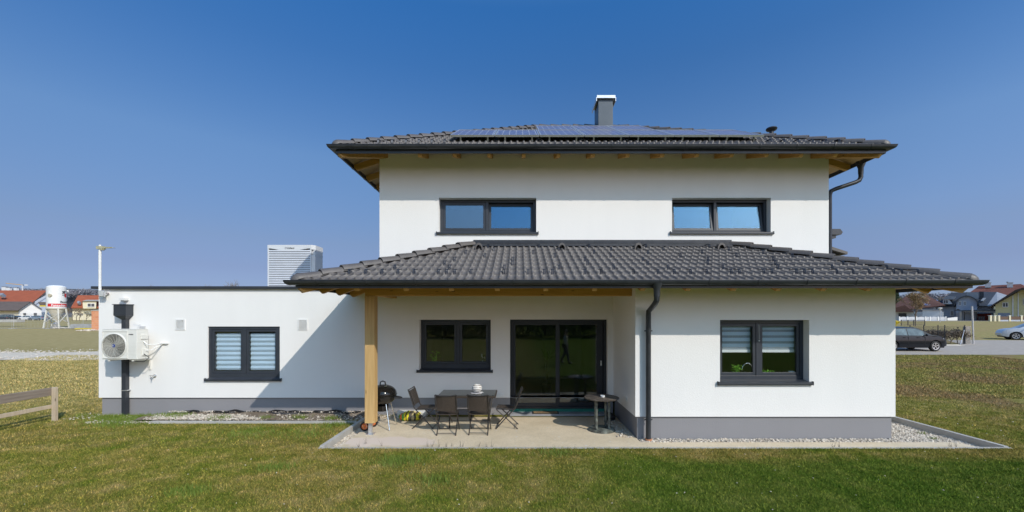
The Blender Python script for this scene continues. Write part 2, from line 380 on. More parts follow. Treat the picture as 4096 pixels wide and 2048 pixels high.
MB().box(-8.44, LX0-.003, 9.36, 9.44, -.2, .045).build('kerb_bed', M_kerb, kind='structure')
# bare soil bed along the annex, roughened
xs = np.arange(-8.9, -3.64, .06); ys = np.arange(9.445, 10.145, .05)
V = [(x, y, .02+.05*math.sin(x*3.1+y*5)*math.sin(x*1.3)+.07*(y-9.4)+random.uniform(-.012, .012)) for y in ys for x in xs]
n = len(xs); Fc = [(j*n+i, j*n+i+1, (j+1)*n+i+1, (j+1)*n+i) for j in range(len(ys)-1) for i in range(n-1)]
MB().add(V, Fc).build('soil_bed', M_soil, kind='structure')
# roads on the right, gravel track on the left, farther street
def strip(name, mat, pts_near, pts_far, dz):        # quad strip between two polylines
    b = MB()
    for i in range(len(pts_near)-1):
        a, c, d, e = pts_near[i], pts_near[i+1], pts_far[i+1], pts_far[i]
        b.quad(*[(p[0], p[1], gz(p[1])+dz) for p in (a, c, d, e)])
    return b.build(name, mat, kind='structure')
strip('road', M_road, [(12, 23.4), (26, 23.4), (34, 23.4), (60, 23.7)], [(12, 28.6), (26, 28.6), (31.5, 28.9), (60, 29.5)], .012)
strip('side_road', M_road, [(31.5, 28.905), (60, 29.505)], [(36, 34.5), (60, 33.5)], .012)
strip('gravel_verge', M_track, [(12, 28.605), (26, 28.605), (31.495, 28.905)], [(12, 29.9), (29, 30.1), (32.4, 30.2)], .02)
strip('gravel_track', M_track, [(-80+i*4, 21.0+.7*math.sin(i*1.7)+.4*math.sin(i*.6)) for i in range(19)],
      [(-80+i*4, 25.0+.8*math.sin(i*2.3+1)) for i in range(19)], .012)
strip('far_street', M_road, [(40, 104), (140, 104)], [(40, 112), (140, 112)], .012)

# loose stones (nobody could count them)
def stones(name, regions, mat, smin=.008, smax=.032, **t):
    ph = (1+5**.5)/2
    ico = np.array([(-1,ph,0),(1,ph,0),(-1,-ph,0),(1,-ph,0),(0,-1,ph),(0,1,ph),(0,-1,-ph),(0,1,-ph),(ph,0,-1),(ph,0,1),(-ph,0,-1),(-ph,0,1)])/1.9
    icf = np.array([(0,11,5),(0,5,1),(0,1,7),(0,7,10),(0,10,11),(1,5,9),(5,11,4),(11,10,2),(10,7,6),(7,1,8),(3,9,4),(3,4,2),(3,2,6),(3,6,8),(3,8,9),(4,9,5),(2,4,11),(6,2,10),(8,6,7),(9,8,1)])
    P = []
    for x0, x1, y0, y1, z, n in regions:
        P.append(np.stack([rng.uniform(x0, x1, n), rng.uniform(y0, y1, n), z+rng.uniform(-.01, .015, n)], 1))
    P = np.concatenate(P); n = len(P)
    s = (smin+(smax-smin)*rng.random(n)**3)[:, None, None]*rng.uniform(.6, 1.3, (n, 1, 3))*np.array([1, 1, .65])
    V = ico[None]*s*(1+rng.uniform(-.25, .25, (n, 12, 1))); a = rng.uniform(0, 6.28, n); c, q = np.cos(a)[:, None], np.sin(a)[:, None]
    x = V[:, :, 0]*c-V[:, :, 1]*q; y = V[:, :, 0]*q+V[:, :, 1]*c
    V = np.stack([x, y, V[:, :, 2]], 2)+P[:, None]
    Fc = (icf[None]+12*np.arange(n)[:, None, None]).reshape(-1, 3)
    return fastmesh(name, V.reshape(-1, 3), Fc, mat, 3, kind='stuff', **t)
stones('gravel_bed', [(7.5, 9.06, 8.0, 10.0, -.115, 9000), (8.5, 9.06, 7.68, 8.2, -.12, 1500), (2.4, 8.2, 8.02, 8.24, -.022, 3200),
       (8.0, 8.6, 7.9, 8.2, -.03, 250), (-3.63, -3.39, 7.68, 9.9, -.10, 2400), (2.0, 2.34, 8.3, 9.9, -.005, 330), (-3.6, -2.6, 9.95, 10.12, .0, 260)], M_stone,
       label='white crushed stones lying in the narrow bed round the house wall', category='gravel')
stones('soil_stones', [(-8.9, -3.7, 9.45, 10.1, .05, 1100), (-8.6, -3.7, 10.06, 10.14, .10, 900), (-8.7, -6.0, 9.46, 9.95, .065, 2600), (-9.9, -8.4, 9.35, 9.6, .01, 500), (-9.6, -7.2, 9.3, 10.05, .015, 420), (-10.9, -9.8, 9.7, 10.4, .0, 200)], M_stone, .006, .026,
       label='small pale stones scattered over the soil bed below the annex', category='stones')
stones('track_stones', [(-46, -16, 24.6, 27.2, .27, 2600), (-40, -14, 20.8, 25.2, .235, 1500)], M_stone, .02, .075,
       label='whitish rubble strewn along the gravel track behind the lawn', category='rubble')
stones('lawn_stones', [(9.3, 22, 8.2, 17, .03, 500), (-9, 9, 5, 7.5, .008, 160)], M_stone, .005, .016,
       label='stray pale pebbles lying in the grass', category='pebbles')

# grass blades
def blades(name, P, h, wd, mat, lean=.6, **t):
    n = len(P); a = rng.uniform(0, 6.28, n); w = wd*rng.uniform(.6, 1.4, n)/2; hh = h*rng.uniform(.35, 1.3, n)
    dx, dy = np.cos(a), np.sin(a); b = rng.uniform(0, 6.28, n); l = lean*rng.random(n)*hh
    z0 = P[:, 2]-.004
    V = np.empty((n, 3, 3))
    V[:, 0] = np.stack([P[:, 0]-dx*w, P[:, 1]-dy*w, z0], 1); V[:, 1] = np.stack([P[:, 0]+dx*w, P[:, 1]+dy*w, z0], 1)
    V[:, 2] = np.stack([P[:, 0]+np.cos(b)*l, P[:, 1]+np.sin(b)*l, z0+hh], 1)
    tint = np.repeat(rng.random(n), 3)
    return fastmesh(name, V.reshape(-1, 3), np.arange(3*n).reshape(-1, 3), mat, 3, attr=tint, **t)
def gzv(y): return np.where(y < 10, 0, np.minimum(1.2, .018*(y-10)))
def scatter(n, x0, x1, y0, y1):
    x = rng.uniform(x0, x1, n); y = rng.uniform(y0, y1, n); return x, y
def inside(x, y): return (x > LX0-.01) & (x < LX1+.01) & (y > KY-.02) & (y < 11.2) | (x > -10.5) & (x < 7.8) & (y > 10.0) | (x > -8.5) & (x < -3.7) & (y > 9.34)
x, y = scatter(560000, -11.5, 11, 4.0, 7.6); k = (np.abs(x) < 1.45*y+.4)
P1 = np.stack([x, y, gzv(y)], 1)[k]; h1 = np.full(len(P1), .030)
x, y = scatter(230000, -15, 14, 7.5, 12.2); k = ~inside(x, y); P2 = np.stack([x, y, gzv(y)], 1)[k]
x, y = scatter(160000, -26, -10.3, 12, 24); P3 = np.stack([x, y, gzv(y)], 1)[(y < 23.2)]
x, y = scatter(210000, 9, 26, 12, 23.3); P4 = np.stack([x, y, gzv(y)], 1)
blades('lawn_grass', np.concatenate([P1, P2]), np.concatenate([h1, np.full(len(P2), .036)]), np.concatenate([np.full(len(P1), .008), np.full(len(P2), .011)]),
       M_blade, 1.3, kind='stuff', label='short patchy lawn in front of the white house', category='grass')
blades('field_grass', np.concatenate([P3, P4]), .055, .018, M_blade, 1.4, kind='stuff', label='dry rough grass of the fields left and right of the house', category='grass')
# lush tufts: below the annex, by the kerb, in the lawn
tp = []
def tuft(cx, cy, r, n, z=0.0):
    a = rng.normal(0, r, (n, 2)); tp.append(np.stack([cx+a[:, 0]*1.6, cy+a[:, 1], np.full(n, z)], 1))
for cx, cy, r, n in ((-9.4, 9.7, .22, 1500), (-8.9, 9.85, .16, 1100), (-8.3, 9.85, .14, 800), (-9.9, 9.9, .12, 600), (-9.1, 9.35, .2, 1200), (-5.9, 9.6, .05, 160),
                     (-7.0, 9.62, .09, 260), (-5.2, 9.7, .07, 140), (-4.4, 9.6, .05, 160), (-5.6, 8.6, .2, 700), (-4.1, 9.2, .15, 500), (-4.4, 8.5, .18, 500),
                     (-2.0, 6.9, .13, 1000), (-3.9, 6.6, .1, 400), (-1.2, 6.1, .12, 400), (-4.6, 5.7, .1, 500), (.7, 7.3, .12, 400), (-10.6, 10.2, .12, 500),
                     (8.6, 8.5, .03, 60), (8.3, 8.1, .03, 50), (8.75, 8.9, .03, 50)):
    tuft(cx, cy, r, n, .05 if 9.44 < cy and cx > -8.4 and cx < -3.7 else (-.12 if cx > 8 else 0))
T = np.concatenate(tp); T = T[~((T[:, 0] > LX0-.01) & (T[:, 0] < LX1) & (T[:, 1] > KY) & (T[:, 0] < 7))]; T = T[T[:, 1] < 10.12]
blades('grass_tufts', T, .085, .010, M_weed, .9, kind='stuff', label='fresh green grass tufts by the annex wall and in the lawn', category='grass')
a = []
for cx, cy in ((-3.0, 7.68), (-2.95, 7.9), (-2.6, 7.75), (-1.7, 7.7), (-1.62, 7.72), (-1.5, 7.71), (-1.35, 7.7), (-1.25, 7.73), (-1.1, 7.7), (-1.05, 7.7), (-.75, 7.7), (-.6, 7.7), (-.5, 7.69),
               (5.9, 7.7), (6.0, 7.69), (8.1, 7.7), (8.2, 7.69)):
    a.append(np.stack([cx+rng.normal(0, .012, 7), cy+rng.normal(0, .008, 7), np.full(7, 0)], 1))
blades('dry_stalks', np.concatenate(a), .14, .006, M_barkL, .6, kind='stuff', label='thin dry stalks growing in the terrace edge joint', category='weeds')

# ---------------------------------------------------------------- THE HOUSE
YR, YK = 10.15, 8.23                               # planes of the back wall and of the kitchen wing
house = thing('house', 'white rendered two-storey house with dark tiled hipped roofs and a flat-roofed annex', 'house', (2, 10.15, 0))
def wall_panel(x0, x1, z0, z1, y, th, ops, skip=()):
    xs = sorted({x0, x1, *[o[0] for o in ops], *[o[1] for o in ops]}); zs = sorted({z0, z1, *[o[2] for o in ops], *[o[3] for o in ops]})
    xs = [q for q in xs if x0 <= q <= x1]; zs = [q for q in zs if z0 <= q <= z1]; b = MB()
    inn = lambda cx, cz: any(o[0] < cx < o[1] and o[2] < cz < o[3] for o in ops)
    for a, c in zip(xs, xs[1:]):
        for d, e in zip(zs, zs[1:]):
            if inn((a+c)/2, (d+e)/2): continue
            b.quad((a, y, d), (c, y, d), (c, y, e), (a, y, e)); b.quad((c, y+th, d), (a, y+th, d), (a, y+th, e), (c, y+th, e))
    for o in ops:
        a, c, d, e = o; d = max(d, z0); e = min(e, z1)
        if d >= e: continue
        b.quad((a, y, d), (a, y, e), (a, y+th, e), (a, y+th, d)); b.quad((c, y, e), (c, y, d), (c, y+th, d), (c, y+th, e))
        if e < z1: b.quad((a, y, e), (c, y, e), (c, y+th, e), (a, y+th, e))
        if d > z0: b.quad((c, y, d), (a, y, d), (a, y+th, d), (c, y+th, d))
    b.quad((x0, y, z0), (x0, y, z1), (x0, y+th, z1), (x0, y+th, z0)); b.quad((x1, y, z1), (x1, y, z0), (x1, y+th, z0), (x1, y+th, z1))
    b.quad((x0, y, z1), (x1, y, z1), (x1, y+th, z1), (x0, y+th, z1)); b.quad((x1, y, z0), (x0, y, z0), (x0, y+th, z0), (x1, y+th, z0))
    return b
PT = .433                                          # plinth top
W_UL = (X(1755, YR), X(2145, YR), Z(928, YR), Z(791, YR)); W_UR = (X(2688, YR), X(3083, YR), Z(928, YR), Z(791, YR))
W_AN = (X(831, YR), X(1119, YR), Z(1514, YR), Z(1306, YR)); W_RE = (X(1677, YR), X(1963, YR), Z(1480, YR), Z(1279, YR))
W_DO = (X(2040, YR), X(2431, YR), .05, Z(1278, YR)); W_KI = (X(2880, YK), X(3237, YK), Z(1527, YK), Z(1280, YK))
XA, XH0, XI, XK1, XH1 = X(395, YR), X(1518, YR), 2.34, X(3582, YK), X(3315, YR)
YB = 18.2
b = wall_panel(XA, XI, PT, 3.12, YR, .3, [W_AN, W_RE, W_DO])
b2 = wall_panel(XH0, XH1, 3.12, 6.62, YR, .3, [W_UL, W_UR]); b.add(b2.v, b2.f)
b2 = wall_panel(XI, XK1, PT, 3.30, YK, .3, [W_KI]); b.add(b2.v, b2.f)
b.box(XI, XI+.3, YK+.3, YR, PT, 3.4); b.box(XK1-.3, XK1, YK+.3, YR+.3, PT, 3.4)
b.box(XH0, XH0+.3, YR+.3, YB, 3.12, 6.62).box(XH1-.3, XH1, YR+.3, YB, 3.12, 6.62).box(XH0+.3, XH1-.3, YB-.3, YB, PT, 6.62)
b.box(XA, XA+.3, YR+.3, YB, PT, 3.12).box(XA+.3, XH0+.3, YB-.3, YB-.001, PT, 3.12).box(XH1-.3, XH1, YR+.3, YB, PT, 3.118)
wall = b.build('wall', M_wall, house)
pl = wall_panel(XA+.045, XI, -.35, PT, YR+.04, .26, [W_DO]); p2 = wall_panel(XI+.045, XK1-.045, -.35, PT, YK+.04, .26, []); pl.add(p2.v, p2.f)
pl.box(XI+.045, XI+.3, YK+.3, YR+.04, -.35, PT).box(XK1-.3, XK1-.045, YK+.3, YR+.3, -.35, PT).box(XA+.045, XA+.3, YR+.3, YB-.04, -.35, PT)
pl.box(XH1-.3, XH1-.045, YR+.3, YB-.04, -.35, PT).box(XA+.3, XH1-.3, YB-.3, YB-.04, -.35, PT)
pl.build('plinth', M_plinth, house)
# threshold and step of the terrace door
MB().box(W_DO[0]+.004, W_DO[1]-.004, YR-.10, YR+.30, -.2, .052).build('door_step', pmat('step_grey', (.30, .31, .33), (.24, .25, .27), 4, .85), house)
MB().box(W_DO[0]+.006, W_DO[1]-.006, YR+.155, YR+.2, .053, .125).build('threshold_strip', M_teal, house)
b = MB(); pts = [(-8.2+i*.1, 10.10-.03*abs(math.sin(i*1.3)), .10+.035*math.sin(i*.9)*math.sin(i*.37)) for i in range(46)]
for i in range(45): b.bar(pts[i], pts[i+1], .03, .05)
b.build('foundation_membrane', M_black, house)
# rooms behind the windows
rb = MB()
def room(x0, x1, y0, y1, z0, z1):
    rb.quad((x0,y1,z0),(x1,y1,z0),(x1,y1,z1),(x0,y1,z1)).quad((x0,y0,z0),(x1,y0,z0),(x1,y1,z0),(x0,y1,z0)).quad((x0,y0,z1),(x1,y0,z1),(x1,y1,z1),(x0,y1,z1))
    rb.quad((x0,y0,z0),(x0,y1,z0),(x0,y1,z1),(x0,y0,z1)).quad((x1,y0,z0),(x1,y1,z0),(x1,y1,z1),(x1,y0,z1))
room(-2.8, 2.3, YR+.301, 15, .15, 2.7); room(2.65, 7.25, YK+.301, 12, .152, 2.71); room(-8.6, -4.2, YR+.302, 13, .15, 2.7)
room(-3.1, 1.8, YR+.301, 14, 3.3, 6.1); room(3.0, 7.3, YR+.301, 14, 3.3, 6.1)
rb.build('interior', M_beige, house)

# ---- windows
def ring(b, x0, x1, z0, z1, w, y0, y1):
    b.box(x0, x0+w, y0, y1, z0, z1).box(x1-w, x1, y0, y1, z0, z1).box(x0+w, x1-w, y0, y1, z0, z0+w).box(x0+w, x1-w, y0, y1, z1-w, z1)
def window(o, y, split=.5, tilt=(0, 0), glass=M_glass, fm=M_frame, bottom=.07, sillo=.05, rev=.17, label=None, name='window'):
    x0, x1, z0, z1 = o; ya = y+rev; fw = .07
    f = MB(); f.box(x0+.002, x0+fw, ya, ya+.075, z0+.002, z1-.002).box(x1-fw, x1-.002, ya, ya+.075, z0+.002, z1-.002)
    f.box(x0+fw, x1-fw, ya, ya+.075, z0+.002, z0+bottom).box(x0+fw, x1-fw, ya, ya+.075, z1-fw, z1-.002)
    xm = x0+(x1-x0)*split; f.box(xm-.035, xm+.035, ya, ya+.075, z0+bottom, z1-fw)
    win = f.build(name, fm, house, bevel=.004)
    if label: win['label'] = label
    for i, (a, c) in enumerate(((x0+fw+.003, xm-.038), (xm+.038, x1-fw-.003))):
        s = MB(); zb, zt = z0+bottom+.003, z1-fw-.003
        ring(s, a, c, zb, zt, .058, ya+.012, ya+.068)
        s.xf(Matrix.Identity(4))
        g = MB().box(a+.056, c-.056, ya+.030, ya+.048, zb+.056, zt-.056)
        gk = MB(); ring(gk, a+.054, c-.054, zb+.054, zt-.054, .007, ya+.014, ya+.029)
        if tilt[i]:
            M = Matrix.Translation((0, ya+.03, zb)) @ Matrix.Rotation(-R(tilt[i]), 4, 'X') @ Matrix.Translation((0, -ya-.03, -zb))
            s.xf(M); g.xf(M); gk.xf(M)
        so_ = s.build('sash', fm, win, bevel=.003); g.build('pane', glass, win); gk.build('gasket', M_black, win)
    if sillo:
        b = MB(); so = .045
        b.prism([(x0-so, y-.05, z0-.018), (x0-so, ya+.002, z0+.012), (x0-so, ya+.002, z0-.004), (x0-so, y-.05, z0-.06)], (x1-x0+2*so, 0, 0))
        b.box(x0-so-.012, x0-so, y-.055, y-.002, z0-.065, z0+.012).box(x1+so, x1+so+.012, y-.055, y-.002, z0-.065, z0+.012)
        b.prism([(x0+.003, y+.0, z0+.003), (x0+.003, ya-.001, z0+.024), (x0+.003, ya-.001, z0+.016), (x0+.003, y+.0, z0-.003)], (x1-x0-.006, 0, 0))
        b.prism([(x0-so, y-.05, z0-.016), (x0-so, y-.001, z0+.004), (x0-so, y-.001, z0-.004), (x0-so, y-.05, z0-.022)], (x1-x0+2*so, 0, 0))
        b.build('sill', M_anth, win, bevel=.003)
    return win
wu = window(W_UL, YR, .49, (0, 7), M_glassU, label='left window of the upper storey with its right sash tilted open')
wv = window(W_UR, YR, .47, (7, 7), M_glassU, label='right window of the upper storey with both sashes tilted open')
wa = window(W_AN, YR, .5, (0, 0), M_glass, bottom=.12, rev=.03, label='annex window with closed pale pleated blinds')
wr = window(W_RE, YR, .53, (0, 0), M_glass, bottom=.13, label='dark window in the shaded terrace wall')
wk = window(W_KI, YK, .48, (0, 0), M_glass, bottom=.10, label='kitchen window with striped blinds half lowered')
for wn, o, y in ((wu, W_UL, YR), (wv, W_UR, YR)):   # blind boxes and cords
    pass
b = MB()
for a, c in ((W_AN[0]+.135, (W_AN[0]+W_AN[1])/2-.1), ((W_AN[0]+W_AN[1])/2+.1, W_AN[1]-.135)):   # pleated blinds, annex
    z = W_AN[2]+.19; zt = W_AN[3]-.17; n = 8; dz = (zt-z)/n; ya = YR+.125
    for i in range(n):
        b.add([(a, ya, z+i*dz+.006), (c, ya, z+i*dz+.006), (c, ya-.02, z+(i+.45)*dz), (a, ya-.02, z+(i+.45)*dz), (c, ya, z+(i+1)*dz), (a, ya, z+(i+1)*dz)], [(0, 1, 2, 3), (3, 2, 4, 5)])
b.build('blind', M_blind, wa)
b = MB(); s = MB(); xm = W_KI[0]+(W_KI[1]-W_KI[0])*.48; ya = YK+.27                              # day-and-night blinds, kitchen
for a, c in ((W_KI[0]+.10, xm-.10), (xm+.10, W_KI[1]-.12)):
    zt = W_KI[3]-.13; zb = Z(1414, YK)
    n = 4; dz = (zt-zb-.06)/n
    for i in range(n): b.box(a, c, ya, ya+.004, zb+.06+i*dz+dz*.42, zb+.06+(i+1)*dz)
    s.box(a, c, ya-.006, ya+.012, zb, zb+.055)
q = MB()
for a, c in ((W_KI[0]+.10, xm-.10), (xm+.10, W_KI[1]-.12)): q.box(a, c, ya+.006, ya+.008, Z(1414, YK)+.05, W_KI[3]-.13)
q.build('sheer_blind', M_sheer, wk); b.build('blind', M_blind, wk); s.build('blind_rail', M_whiteP, wk)
cb = MB(); cb.tube([(xm+.02, YK+.165, W_KI[3]-.1), (xm+.02, YK+.16, W_KI[3]-.40)], .003, 5).lathe([(.0, -.02), (.012, -.015), (.012, .0), (.0, .01)], (xm+.02, YK+.16, W_KI[3]-.42), 8)
cb.build('pull_cord', M_whiteP, wk)
# terrace sliding door
x0, x1, z0, z1 = W_DO; zf = .13; ya = YR+.14
f = MB(); f.box(x0+.002, x0+.07, ya, ya+.12, zf, z1-.002).box(x1-.07, x1-.002, ya, ya+.12, zf, z1-.002).box(x0+.07, x1-.07, ya, ya+.12, z1-.06, z1-.002).box(x0+.07, x1-.07, ya, ya+.12, zf, zf+.05)
door = f.build('terrace_door', M_dframe, house, bevel=.004)
xm = X(2228, YR+.2)
def leaf(a, c, yy, stl, str_, nm):
    s = MB(); zt = z1-.064; zb = zf+.055
    s.box(a, a+stl, yy, yy+.05, zb, zt).box(c-str_, c, yy, yy+.05, zb, zt).box(a+stl, c-str_, yy, yy+.05, zb, zb+.085).box(a+stl, c-str_, yy, yy+.05, zt-.075, zt)
    s.build('door_sash', M_dframe, door, bevel=.003, label=nm); MB().box(a+stl-.002, c-str_+.002, yy+.018, yy+.03, zb+.08, zt-.07).build('pane', M_glassD, door)
leaf(x0+.075, xm+.05, ya+.005, .06, .09, 'fixed left leaf of the terrace door'); leaf(xm-.02, x1-.075, ya+.062, .09, .16, 'sliding right leaf of the terrace door')
hx = X(2406, ya); MB().box(hx-.018, hx+.018, ya+.045, ya+.062, Z(1464, ya), Z(1443, ya)).build('handle', M_alu, door, bevel=.005)
# wall vents of the annex
for u0, u1 in ((703, 741), (1193, 1231)):
    a, c, z0, z1 = X(u0, YR), X(u1, YR), Z(1319, YR), Z(1277, YR)
    v = MB(); ring(v, a, c, z0, z1, .022, YR-.018, YR)
    n = 10
    for i in range(n):
        z = z0+.026+(z1-z0-.05)*i/n; v.prism([(a+.022, YR-.016, z), (a+.022, YR-.001, z+.008), (a+.022, YR-.001, z+.011), (a+.022, YR-.016, z+.004)], (c-a-.044, 0, 0))
    v.build('wall_vent', M_white, house)
# annex parapet and roof
MB().box(XA-.13, XH0-.003, YR-.07, YR+.30, 3.122, 3.19).box(XA-.13, XA+.28, YR+.302, YB+.05, 3.122, 3.188).build('parapet_cap', M_anth, house, bevel=.008)
MB().box(XA+.3, XH0-.002, YR+.3, YB-.3, 2.95, 3.08).build('flat_roof', M_grayroof, house)

# ---- tiled roofs
def tiled(name, O, U, pitch, W, Lp, c0, c1, parent, per=.152, crs=.335, hi=.034, **t):
    """tiled slope: O eave corner, U along the eave (left to right seen from outside), Lp plan depth, c0/c1 hip insets per plan metre"""
    O = Vector(O); U = Vector(U); n_ = Vector((-U.y, U.x, 0)); cp, sp = math.cos(pitch), math.sin(pitch)
    V = n_*cp+Vector((0, 0, 1))*sp; Nn = Vector((0, 0, 1))*cp-n_*sp; L = Lp/cp
    fr = np.array([0, .05, .12, .21, .30, .37, .42, .70]); hh = np.array([0, .55, .88, 1, .88, .55, .0, .06])*hi
    k = int(W/per)+2; xs = (np.arange(k)[:, None]*per+fr[None]*per).ravel(); hs = np.tile(hh, k)
    m = xs <= W+1e-6; xs = np.append(xs[m], W); hs = np.append(hs[m], 0)
    rows = [(0., -.03, 0)]; s = 0; j = 0
    while s < L:
        e = min(L, s+crs); rows.append((s, .036, j)); rows.append((s+.005, .040, j)); rows.append((e, .002, j)); s = e; j += 1
    VV = []
    for (s, lift, j) in rows:
        jit = np.sin(np.floor(xs/per)*12.9+j*7.7)*.0025
        lo, hi_ = c0*s*cp, W-c1*s*cp
        if lo > hi_: lo = hi_ = (lo+hi_)/2
        xx = np.clip(xs, lo, hi_)
        P = np.array(O)[None]+xx[:, None]*np.array(U)+s*np.array(V)[None]+(hs+lift+jit)[:, None]*np.array(Nn)[None]
        VV.append(P)
    nx = len(xs); A = np.concatenate(VV)-np.array(origin(parent)); Fs = []
    for r in range(len(rows)-1):
        i = np.arange(nx-1); q = np.stack([r*nx+i, r*nx+i+1, (r+1)*nx+i+1, (r+1)*nx+i], 1)
        w_ = np.abs(A[q[:, 0]]-A[q[:, 1]]).sum(1)+np.abs(A[q[:, 3]]-A[q[:, 2]]).sum(1); Fs.append(q[w_ > 1e-5])
    return fastmesh(name, A, np.concatenate(Fs), M_tile, 4, parent, **t)
def caps(name, a, b, parent, n, r=.125, nose=True, **t):
    a, b = Vector(a), Vector(b); d = (b-a); L = d.length; d.normalize(); sd = d.cross(Vector((0, 0, 1))).normalized(); up = sd.cross(d)
    m = MB(); st = L/n
    for i in range(n):
        p0 = a+d*(i*st-.02); p1 = a+d*((i+1)*st+.05); vs = []; fs = []; K = 9
        jx = random.uniform(-.006, .006)
        for (p, rr, lift) in ((p0, r, .028), (p0, r-.02, .028), (p0+d*.03, r, .028), (p1, r*.84, .0)):
            for q in range(K):
                t_ = math.pi*q/(K-1); vs.append(p+sd*(math.cos(t_)*rr+jx)+up*(math.sin(t_)*rr*.85+lift-.035))
        for (u_, w_) in ((1, 0), (0, 2), (2, 3)):
            for q in range(K-1): fs.append((u_*K+q, u_*K+q+1, w_*K+q+1, w_*K+q))
        m.add(vs, fs)
        if i == 0 and nose:
            vs = []; fs = []
            for e in range(5):
                al = math.pi/2*e/4
                for q in range(K):
                    t_ = math.pi*q/(K-1); rr = r*math.cos(al)
                    vs.append(p0-d*(math.sin(al)*.13)+sd*math.cos(t_)*rr+up*(math.sin(t_)*rr*.85-.007-.03*e/4))
            for e in range(4):
                for q in range(K-1): fs.append((e*K+q, e*K+q+1, (e+1)*K+q+1, (e+1)*K+q))
            m.add(vs, fs)
    o = m.build(name, M_tile, parent, smooth=True); return o
def gutter(name, path, z, parent, brk=.8, **t):
    r = .078; prof = [(0, .01)]+[(r-r*math.cos(math.pi*i/10), -r*math.sin(math.pi*i/10)) for i in range(11)]+[(2*r+.008, .004), (2*r+.002, .014), (2*r-.008, .004)]
    prof += [(r-(r-.007)*math.cos(math.pi*i/10), -(r-.007)*math.sin(math.pi*i/10)) for i in range(10, -1, -1)]
    P = [Vector((x, y, 0)) for x, y in path]; m = MB(); vs = []; k = len(prof)
    for i, p in enumerate(P):
        ds = []
        if i > 0: ds.append((P[i]-P[i-1]).normalized())
        if i < len(P)-1: ds.append((P[i+1]-P[i]).normalized())
        ns = [Vector((d.y, -d.x, 0)) for d in ds]; nn = sum(ns, Vector())/len(ns); nn = nn/(nn.length_squared)
        for o_, h_ in prof: vs.append(p+nn*o_+Vector((0, 0, z+h_)))
    fs = [(i*k+j, i*k+(j+1) % k, (i+1)*k+(j+1) % k, (i+1)*k+j) for i in range(len(P)-1) for j in range(k)]
    fs += [tuple(range(k)), tuple((len(P)-1)*k+j for j in range(k))[::-1]]
    m.add(vs, fs); g = m.build(name, M_gut, parent, smooth=True)
    for i in range(len(P)-1):
        L = (P[i+1]-P[i]).length; d = (P[i+1]-P[i]).normalized(); nn = Vector((d.y, -d.x, 0)); n = max(1, round(L/brk))
        for q in range(n):
            c = P[i]+d*((q+.5)*L/n)+Vector((0, 0, z)); bm = MB(); vs = []
            for s_ in (-.013, .013):
                for e in range(11):
                    for rr in (r+.001, r+.007): vs.append(c+d*s_+nn*(r-rr*math.cos(math.pi*e/10))-Vector((0, 0, rr*math.sin(math.pi*e/10))))
            fs = [(22*0+2*e+1, 22*0+2*e+3, 22+2*e+3, 22+2*e+1) for e in range(10)]+[(2*e, 2*e+1, 2*e+3, 2*e+2)[::-1] for e in range(10)]+[(22+2*e, 22+2*e+1, 22+2*e+3, 22+2*e+2) for e in range(10)]
            bm.add(vs, fs); bm.v and bm.box(c.x+nn.x*2*r-.012-.0, c.x+nn.x*2*r+.012, c.y+nn.y*2*r-.012, c.y+nn.y*2*r+.012, z-.004, z+.018)
            bm.build('gutter_bracket', M_gut, g)
    return g
# lower roof
LE, LEX0, LEX1, LZ, LP = 7.35, -4.02, 8.16, 3.075, math.atan(.39)
low = MB(); tp_ = math.tan(LP); t_in = YR-LE
AL = (LEX0+t_in, YR, LZ+t_in*tp_); AR = (LEX1-t_in, YR, LZ+t_in*tp_)
th = .05
def plate(b, *p):                                   # roof boarding: underside sheet with thickness
    b.prism([Vector(q)-Vector((0, 0, .03)) for q in p], (0, 0, -.03))
plate(low, (LEX0, LE, LZ), (LEX1, LE, LZ), AR, AL)
WB = 10.14
plate(low, (LEX0, LE+.001, LZ), AL, (LEX0, YR, LZ)) ; plate(low, (LEX1, LE+.001, LZ), (LEX1, YR, LZ), AR)
plate(low, (LEX0, YR+.001, LZ), (XH0-.004, YR+.001, LZ+(XH0-LEX0)*tp_), (XH0-.004, YR+1.2, LZ+(XH0-LEX0)*tp_), (LEX0, YR+1.2, LZ))
lroof = low.build('lower_roof', M_soffit, house)
tiled('roof_tiles', (LEX0, LE, LZ), (1, 0, 0), LP, LEX1-LEX0, t_in, 1, 1, lroof)
tiled('roof_tiles', (LEX0, YR, LZ), (0, -1, 0), LP, t_in, t_in-.02, 0, 1, lroof)
tiled('roof_tiles', (LEX0, YR+1.2, LZ), (0, -1, 0), LP, 1.19, XH0-LEX0-.02, 0, 0, lroof)
tiled('roof_tiles', (LEX1, LE, LZ), (0, 1, 0), LP, t_in, t_in-.02, 1, 0, lroof)
lift = Vector((0, 0, .055))
caps('hip_ridge', Vector((LEX0+.05, LE+.05, LZ))+lift, Vector(AL)+Vector((.06, -.03, .075)), lroof, 10)
caps('hip_ridge', Vector((LEX1-.05, LE+.05, LZ))+lift, Vector(AR)+Vector((-.06, -.03, .075)), lroof, 10)
gutter('gutter', [(LEX0+.02, YR+1.1), (LEX0+.02, LE+.03), (LEX1-.02, LE+.03), (LEX1-.02, YR)], LZ+.005, lroof, .86)
MB().prism([(AL[0]+.1, YR-.002, AL[2]+.0), (AL[0]+.1, YR-.11, AL[2]+.0), (AL[0]+.1, YR-.11, AL[2]+.035), (AL[0]+.1, YR-.022, AL[2]+.10), (AL[0]+.1, YR-.022, AL[2]+.17), (AL[0]+.1, YR-.002, AL[2]+.17)],
           (AR[0]-AL[0]-.2, 0, 0)).build('wall_flashing', M_gut, lroof)
